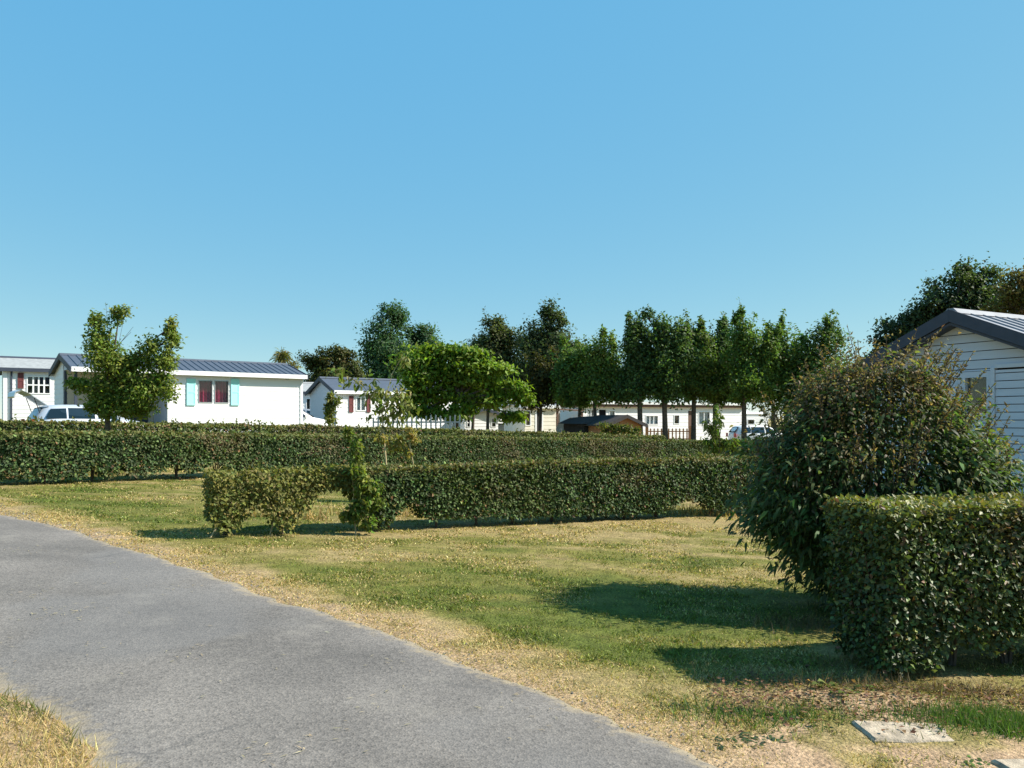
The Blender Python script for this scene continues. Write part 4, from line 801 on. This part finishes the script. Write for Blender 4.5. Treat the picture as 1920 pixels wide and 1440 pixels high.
# satellite dish on tripod under the lean-to
X, Y = at(1052, 43), 43; root = thing('satellite_dish', 'round grey satellite dish standing before the lean-to', 'satellite dish', (X, Y, G(X, Y)))
mb = MB(); c0 = Vector((0, 0, zat(804, Y)-G(X, Y))); R0 = .27
for ri, (r, d) in enumerate(((.02, .0), (.12, -.01), (.2, -.035), (R0, -.07))):
    for j in range(20): t = j*math.pi/10; mb.v.append((c0.x+r*math.cos(t), d, c0.z+r*math.sin(t)*1.15))
for ri in range(3):
    for j in range(20): mb.f.append((ri*20+j, ri*20+(j+1) % 20, ri*20+20+(j+1) % 20, ri*20+20+j))
mb.build('reflector', 'dish', root, None, True)
MB().tube([(0, .05, 0), (0, .05, c0.z)], [.03, .03], 8).build('mast', 'steel', root); MB().tube([(0, -.03, c0.z-.25), (0, -.3, c0.z-.02)], [.012, .012], 6).build('feed_arm', 'steel', root)
for s_ in (-1, 1): MB().tube([(0, .05, c0.z*.6), (s_*.35, .1, 0)], [.015, .015], 6).build('leg', 'steel', root)
# cabinet beside the white shed
X, Y = at(934, 45), 45; root = thing('utility_box', 'small grey box standing at the right side of the white shed', 'box', (X, Y, G(X, Y)))
MB().box(0, .34, 0, .3, 0, zat(796, Y)-G(X, Y)).build('body', 'grey_wood', root); MB().box(-.02, .36, -.02, .32, zat(796, Y)-G(X, Y)+.001, zat(794, Y)-G(X, Y)).build('lid', 'darktrim', root)

# ------------------------------------------------------------------ cars
def car(name, label, loc, rz, paint, hatch=False):
    root = thing(name, label, 'car', loc, rz, 'parked cars')
    def ring(z, xa, xb, hw, ex=5, n=40):
        out = []
        for i in range(n):
            t = 2*math.pi*i/n; cx, sy = math.cos(t), math.sin(t)
            out.append(((xa+xb)/2+(xb-xa)/2*math.copysign(abs(cx)**(2/ex), cx), hw*math.copysign(abs(sy)**(2/ex), sy), z))
        return out
    RG = [(.2, -1.9, 1.95, .72), (.3, -1.98, 2.05, .82), (.5, -2.0, 2.08, .86), (.68, -2.0, 2.02, .87), (.8, -1.98, 1.85, .86), (.9, -1.96, 1.5, .84), (.97, -1.94, 1.15, .82)]
    TP = [(.985, -1.93, 1.08, .80), (1.12, -1.86, .88, .76), (1.3, -1.74, .55, .70), (1.40, -1.62, .28, .65), (1.46, -1.42, .05, .58), (1.485, -1.1, -.2, .42)]
    mb = MB(); rows = [ring(*r) for r in RG+TP]; n = 40
    for r in rows: mb.v += r
    for i in range(len(rows)-1):
        for j in range(n): mb.f.append((i*n+j, i*n+(j+1) % n, (i+1)*n+(j+1) % n, (i+1)*n+j))
    mb.f.append(tuple(range(n))[::-1]); mb.f.append(tuple((len(rows)-1)*n+j for j in range(n))); mb.build('body', paint, root, None, True)
    def side(xz, s, off=.012):
        hw = lambda z: float(np.interp(z, [r[0] for r in TP], [r[3] for r in TP])); return [(x, s*(hw(z)+off), z) for x, z in xz]
    SW = {'rear_window': [(-1.62, 1.03), (-.98, 1.02), (-.98, 1.36), (-1.45, 1.34)], 'side_window': [(-.92, 1.02), (-.1, 1.01), (-.12, 1.37), (-.92, 1.37)], 'front_window': [(.0, 1.01), (.72, 1.01), (.22, 1.34), (.0, 1.37)]}
    for s in (-1, 1):
        for nm, q in SW.items():
            o = side(q, s); i_ = side(q, s, .002); MB().hexa(o+i_).build(nm, 'carglass', root)
            d = side(q, s, -.0); MB().add([(x, y, z) for x, y, z in side([(a, b) for a, b in q], s, .004)], [(0, 1, 2, 3)]).build('window_dark_sheet', 'dark', root)  # dark sheet fills the whole window, standing in for the unlit car interior
        MB().box(.55, .72, *sorted((s*.83, s*1.0)), 1.0, 1.13).build('mirror', paint, root)
    def endwin(xf, z0, z1, hw0, hw1, sgn):
        p = [(xf(z0), -hw0, z0), (xf(z0), hw0, z0), (xf(z1), hw1, z1), (xf(z1), -hw1, z1)]; return p
    xf = lambda z: float(np.interp(z, [r[0] for r in TP], [r[2] for r in TP]))+.012; xr = lambda z: float(np.interp(z, [r[0] for r in TP], [r[1] for r in TP]))-.012
    MB().add(endwin(xf, 1.02, 1.39, .66, .52, 1), [(0, 1, 2, 3)]).build('windscreen', 'carglass', root); MB().add([(x-.006, y, z) for x, y, z in endwin(xf, 1.02, 1.39, .66, .52, 1)], [(0, 1, 2, 3)]).build('windscreen_dark_sheet', 'dark', root)  # dark sheet behind the glass paints in the dim interior
    MB().add(endwin(xr, .72 if hatch else 1.04, 1.38, .62, .52, 1), [(0, 1, 2, 3)]).build('boot_dark_panel' if hatch else 'rear_screen', 'dark', root)  # flat dark panel; with the hatch up its colour stands for boot shade
    if hatch:   # tailgate swung up on its roof hinges, glass in its upper half
        t = MB(); pts = [(0, 0), (-.5, .36), (-.78, .5), (-.93, .42), (-.97, .28)]; hx, hz = -1.5, 1.46
        for y in (-.6, .6): t.v += [(hx+a, y*(1-.05*i), hz+b) for i, (a, b) in enumerate(pts)]
        for y in (-.56, .56): t.v += [(hx+a+.03, y*(1-.05*i), hz+b-.05) for i, (a, b) in enumerate(pts)]
        for i in range(1, 4): t.f += [(i, i+1, 6+i, 5+i), (10+i, 15+i, 16+i, 11+i), (i, 10+i, 11+i, i+1), (5+i, 6+i, 16+i, 15+i)]
        t.f += [(4, 9, 19, 14)]
        for y in (-.6, .53):
            t.hexa([(hx, y, hz), (hx, y+.07, hz), (hx-.5, y+.07, hz+.36), (hx-.5, y, hz+.36), (hx+.02, y, hz-.05), (hx+.02, y+.07, hz-.05), (hx-.48, y+.07, hz+.31), (hx-.48, y, hz+.31)])
        tg = t.build('tailgate', paint, root); MB().add([(hx-.03, -.52, hz), (hx-.03, .52, hz), (hx-.49, .52, hz+.335), (hx-.49, -.52, hz+.335)], [(0, 1, 2, 3)]).build('tailgate_glass', 'carglass', tg)
        for y in (-.55, .55): MB().tube([(-1.72, y, 1.15), (hx-.4, y, hz+.24)], [.012, .012], 6).build('gas_strut', 'dark', tg)
    for x in (-1.28, 1.28):
        for s in (-1, 1):
            w = MB().tube([(x, s*.70, .31), (x, s*.78, .31), (x, s*.885, .31)], [.29, .31, .29], 20).build('wheel', 'tyre', root); MB().tube([(x, s*.886, .31), (x, s*.9, .31)], [.2, .18], 16).build('rim', 'rim', w)
    for s in (-1, 1):
        MB().box(1.83, 1.99, *sorted((s*.55, s*.8)), .62, .76).build('headlight', 'lamp_clear', root); MB().box(-2.01, -1.93, *sorted((s*.62, s*.8)), .75, 1.0).build('tail_light', 'lamp_red', root)
    return root
def put_car(px, Y, roof_py, *a, **k):
    X = at(px, Y); name, label, rz, paint = a; c = car(name, label, (X, Y, G(X, Y)), math.radians(rz), paint, **k); return c
put_car(172, 28.2, 0, 'hatchback_car', 'silver hatchback with its tailgate raised, parked at the left', 43, 'silver', hatch=True)
put_car(548, 41, 0, 'hatchback_car', 'white car nosing out beyond the right end of the turquoise-shuttered home', 20, 'white_paint')
put_car(578, 49, 0, 'hatchback_car', 'grey car with dark windows before the small grey gable', 8, 'grey_paint')
put_car(1428, 50, 0, 'hatchback_car', 'white car parked before the caravan at the right of the tree row', 4, 'white_paint')

# ------------------------------------------------------------------ foreground: slabs, weeds, litter
def slab(label, cx, cy, w, d, rz, th=.045):
    o = MB(); b = .012; nx_, ny_ = 8, 8; root = None
    def edge(t): return (vnoise(np.array(t*9.0), np.array(cx*7), 3)-.5)*.03
    pts = []
    for i in range(32):
        t = i/32*4; k = int(t); f = t-k; q = [(-.5+f, -.5), (.5, -.5+f), (.5-f, .5), (-.5, .5-f)][k]; j = float(edge(t)); pts.append((q[0]*w*(1+j), q[1]*d*(1+j)))
    z = G(cx, cy); lo = [(x, y, -.05) for x, y in pts]; mi = [(x, y, th-b) for x, y in pts]; hi = [(x*(1-2*b/w), y*(1-2*b/d), th) for x, y in pts]
    o.v = lo+mi+hi; n = 32
    for r in range(2):
        for j in range(n): o.f.append((r*n+j, r*n+(j+1) % n, (r+1)*n+(j+1) % n, (r+1)*n+j))
    o.f.append(tuple(2*n+j for j in range(n)))
    s = o.build('paving_slab', 'slab'); s.location = (cx, cy, z); s.rotation_euler = (.03, .07, rz); return tag(s, label, 'paving slab', 'paving slabs set in the dirt')
slab('weathered concrete slab half sunk in the dirt before the near hedge', 2.09, 4.23, .5, .25, .08, .016)
slab('concrete slab cut off by the lower right corner of the picture', 2.53, 3.8, .36, .26, .2, .02)
def weed(label, px, Y, n, L, w, col, up, cat='weed', name='rosette_weed'):
    X = at(px, Y); root = thing(name, label, cat, (X, Y, G(X, Y))); a = rng.uniform(0, 6.283, n); e = np.clip(rng.normal(up, .2, n), .05, 1.4)
    ax = np.stack([np.cos(a)*np.cos(e), np.sin(a)*np.cos(e), np.sin(e)], 1); nr = unit(np.stack([-np.cos(a)*np.sin(e), -np.sin(a)*np.sin(e), np.cos(e)], 1)+rng.normal(0, .15, (n, 3)))
    sx = rng.normal(0, L*1.5*min(1, n/40), n); sy = rng.normal(0, L*.55*min(1, n/40), n); p = np.stack([np.cos(a)*L*.15+sx, np.sin(a)*L*.15+sy, 0*a], 1); p[:, 2] = ground(X+p[:, 0], Y+p[:, 1])-G(X, Y); l = L*rng.uniform(.35, 1.0, n)
    leaves('leaf_blades', p, ax, nr, l, l*w*.8, vary(col, n, .25, .1), 'leaf', root, lance=True, curl=.45); return root
def wY(py): return F*1.62/(py-HY)
weed('flat dark green weed rosette in the bare soil near the road edge', 1425, wY(1388), 110, .085, .3, (.06, .095, .04), .35)
weed('low grey-green weed beside the hedge shadow tip', 1265, wY(1326), 60, .055, .35, (.05, .075, .03), .5)
weed('spreading dark weed left of the foot of the near hedge', 1375, wY(1330), 110, .06, .35, (.045, .065, .028), .45)
weed('pale broad-leaved dock at the foot of the near hedge corner', 1578, wY(1284), 16, .17, .4, (.16, .22, .05), .8)
weed('small dark weed behind the sunken slab', 1630, wY(1340), 60, .06, .35, (.045, .075, .025), .5)
weed('small bright green weed right of the sunken slab', 1828, wY(1408), 26, .08, .38, (.10, .17, .04), .5)
weed('tangled grey-green weed between the two flat weeds near the road edge', 1480, wY(1338), 80, .06, .35, (.06, .085, .035), .5)
weed('leafy green weed left of the lush grass patch', 1690, wY(1322), 60, .07, .3, (.08, .13, .035), .7)
weed('small weed at the lower right beside the cut-off slab', 1835, wY(1436), 40, .05, .35, (.06, .09, .03), .5)
weed('sprig of weed in the dry soil under the near hedge', 1560, wY(1318), 45, .06, .3, (.08, .11, .03), .7)
def tufts(name, label, spots, col, hlo, hhi, w=.006, lean=(5, 50)):
    xs, ys = [], []
    for px, py, rx, ry, n in spots:
        Yc = wY(py); X = at(px, Yc); xs.append(rng.normal(X, rx, n)); ys.append(rng.normal(Yc, ry, n))
    x, y = np.concatenate(xs), np.concatenate(ys); n = len(x)
    blades(name, x, y, rng.uniform(hlo, hhi, n), np.full(n, w)*rng.uniform(.6, 1.3, n)*np.maximum(1, y/6), np.radians(rng.uniform(*lean, n)), vary(col, n, .3, .08), label)
tufts('lush_grass', 'lush green grass patch in front of the near hedge at the right edge', [(1845, 1332, .2, .1, 2600), (1770, 1335, .16, .1, 500), (1905, 1335, .14, .09, 1300), (1600, 1330, .2, .1, 250), (1450, 1340, .2, .1, 300), (1350, 1345, .15, .07, 250)], (.085, .145, .03), .03, .1)
tufts('straw_tufts', 'tall straw tufts at the foot of the middle hedge', [(830, 985, .25, .07, 450), (860, 978, .2, .06, 250), (520, 1002, .4, .08, 250), (700, 990, .4, .08, 250), (1000, 975, .8, .08, 250), (1290, 962, .6, .1, 350), (420, 1004, .15, .08, 120)], (.38, .27, .11), .08, .26, .008)
tufts('dark_tufts', 'dead wiry grass in the shade between bush and near hedge', [(1510, 1165, .25, .15, 900), (1580, 1240, .15, .1, 300), (1640, 1275, .5, .05, 700), (1800, 1275, .6, .05, 900)], (.15, .11, .055), .05, .14, .005, (20, 80))
n = 2300; px = np.concatenate([rng.uniform(1330, 1930, n-400), rng.uniform(930, 1160, 250), rng.uniform(150, 370, 150)]); py = np.concatenate([rng.normal(1302, 26, n-400), rng.normal(973, 3, 250), rng.normal(894, 2, 150)]); Yl = F*1.62/(py-HY); Yl[-150:] = 16.1+rng.normal(0, .2, 150); Xl = (px-960)/F*Yl
p = np.stack([Xl, Yl, ground(Xl, Yl)+rng.uniform(.012, .04, n)], 1); a = rng.uniform(0, 6.283, n)
l = rng.uniform(.015, .04, n)*np.maximum(1, Yl/7); o = leaves('leaf_litter', p, np.stack([np.cos(a), np.sin(a), rng.normal(0, .2, n)], 1), unit(np.array([0, 0, 1.])+rng.normal(0, .3, (n, 3))), l, l*.6, vary((.17, .1, .055), n, .4, .1))
tag(o, 'reddish brown fallen leaves strewn along the foot of the hedges', 'fallen leaves')

# crumbs of gravel along the broken road edges and wisps of straw blown onto the asphalt
n = 5200; a_ = rng.uniform(0, arc[-1]*.72, n)**1.0; lf = rng.random(n) < .3; e_ = np.where(lf[:, None], np.stack([np.interp(a_, arc, LE[:, 0]), np.interp(a_, arc, LE[:, 1])], 1), np.stack([np.interp(a_, arc, RE[:, 0]), np.interp(a_, arc, RE[:, 1])], 1))
e_ = e_+rng.normal(0, .13, (n, 2)); r_ = rng.uniform(.003, .009, n)*np.maximum(1, e_[:, 1]/6); z_ = ground(e_[:, 0], e_[:, 1])+.006
tet = np.array([[1, 0, -.4], [-.5, .87, -.4], [-.5, -.87, -.4], [0, 0, .9]]); th = rng.uniform(0, 6.283, n); ct, st_ = np.cos(th), np.sin(th)
v = np.stack([np.stack([e_[:, 0]+r_*(t[0]*ct-t[1]*st_), e_[:, 1]+r_*(t[0]*st_+t[1]*ct), z_+r_*t[2]*.8], 1) for t in tet], 1)
tag(link('edge_gravel', arrmesh('edge_gravel', v, [(0, 1, 3), (1, 2, 3), (2, 0, 3)], 3, np.where((rng.random(n) < .5)[:, None], vary((.3, .25, .18), n, .3, .05), vary((.17, .165, .16), n, .3, .03)), 'blade'), None, 'stuff'), 'loose gravel crumbs along the broken road edges', 'gravel')
n = 420; a_ = rng.uniform(2.0, arc[-1]*.5, n); t_ = rng.beta(.6, .6, n); cl_ = rng.integers(0, 26, n); ca_ = rng.uniform(2.5, 14, 26); ct_ = rng.random(26)
k_ = rng.random(n) < .6; a_ = np.where(k_, ca_[cl_]+rng.normal(0, .12, n), a_); t_ = np.clip(np.where(k_, ct_[cl_]+rng.normal(0, .04, n), t_), .02, .98)
x = np.interp(a_, arc, RE[:, 0])*t_+np.interp(a_, arc, LE[:, 0])*(1-t_); y = np.interp(a_, arc, RE[:, 1])*t_+np.interp(a_, arc, LE[:, 1])*(1-t_)
g_ = rng.uniform(0, 6.283, n); p = np.stack([x, y, ground(x, y)+.026], 1)
tag(leaves('straw_wisps', p, np.stack([np.cos(g_), np.sin(g_), 0*g_+.03], 1), np.tile([0, 0, 1.], (n, 1)), rng.uniform(.02, .06, n), rng.uniform(.003, .006, n)*1.3, vary((.42, .34, .2), n, .25, .05), 'blade', curl=0), 'wisps of dry straw scattered on the asphalt', 'straw')
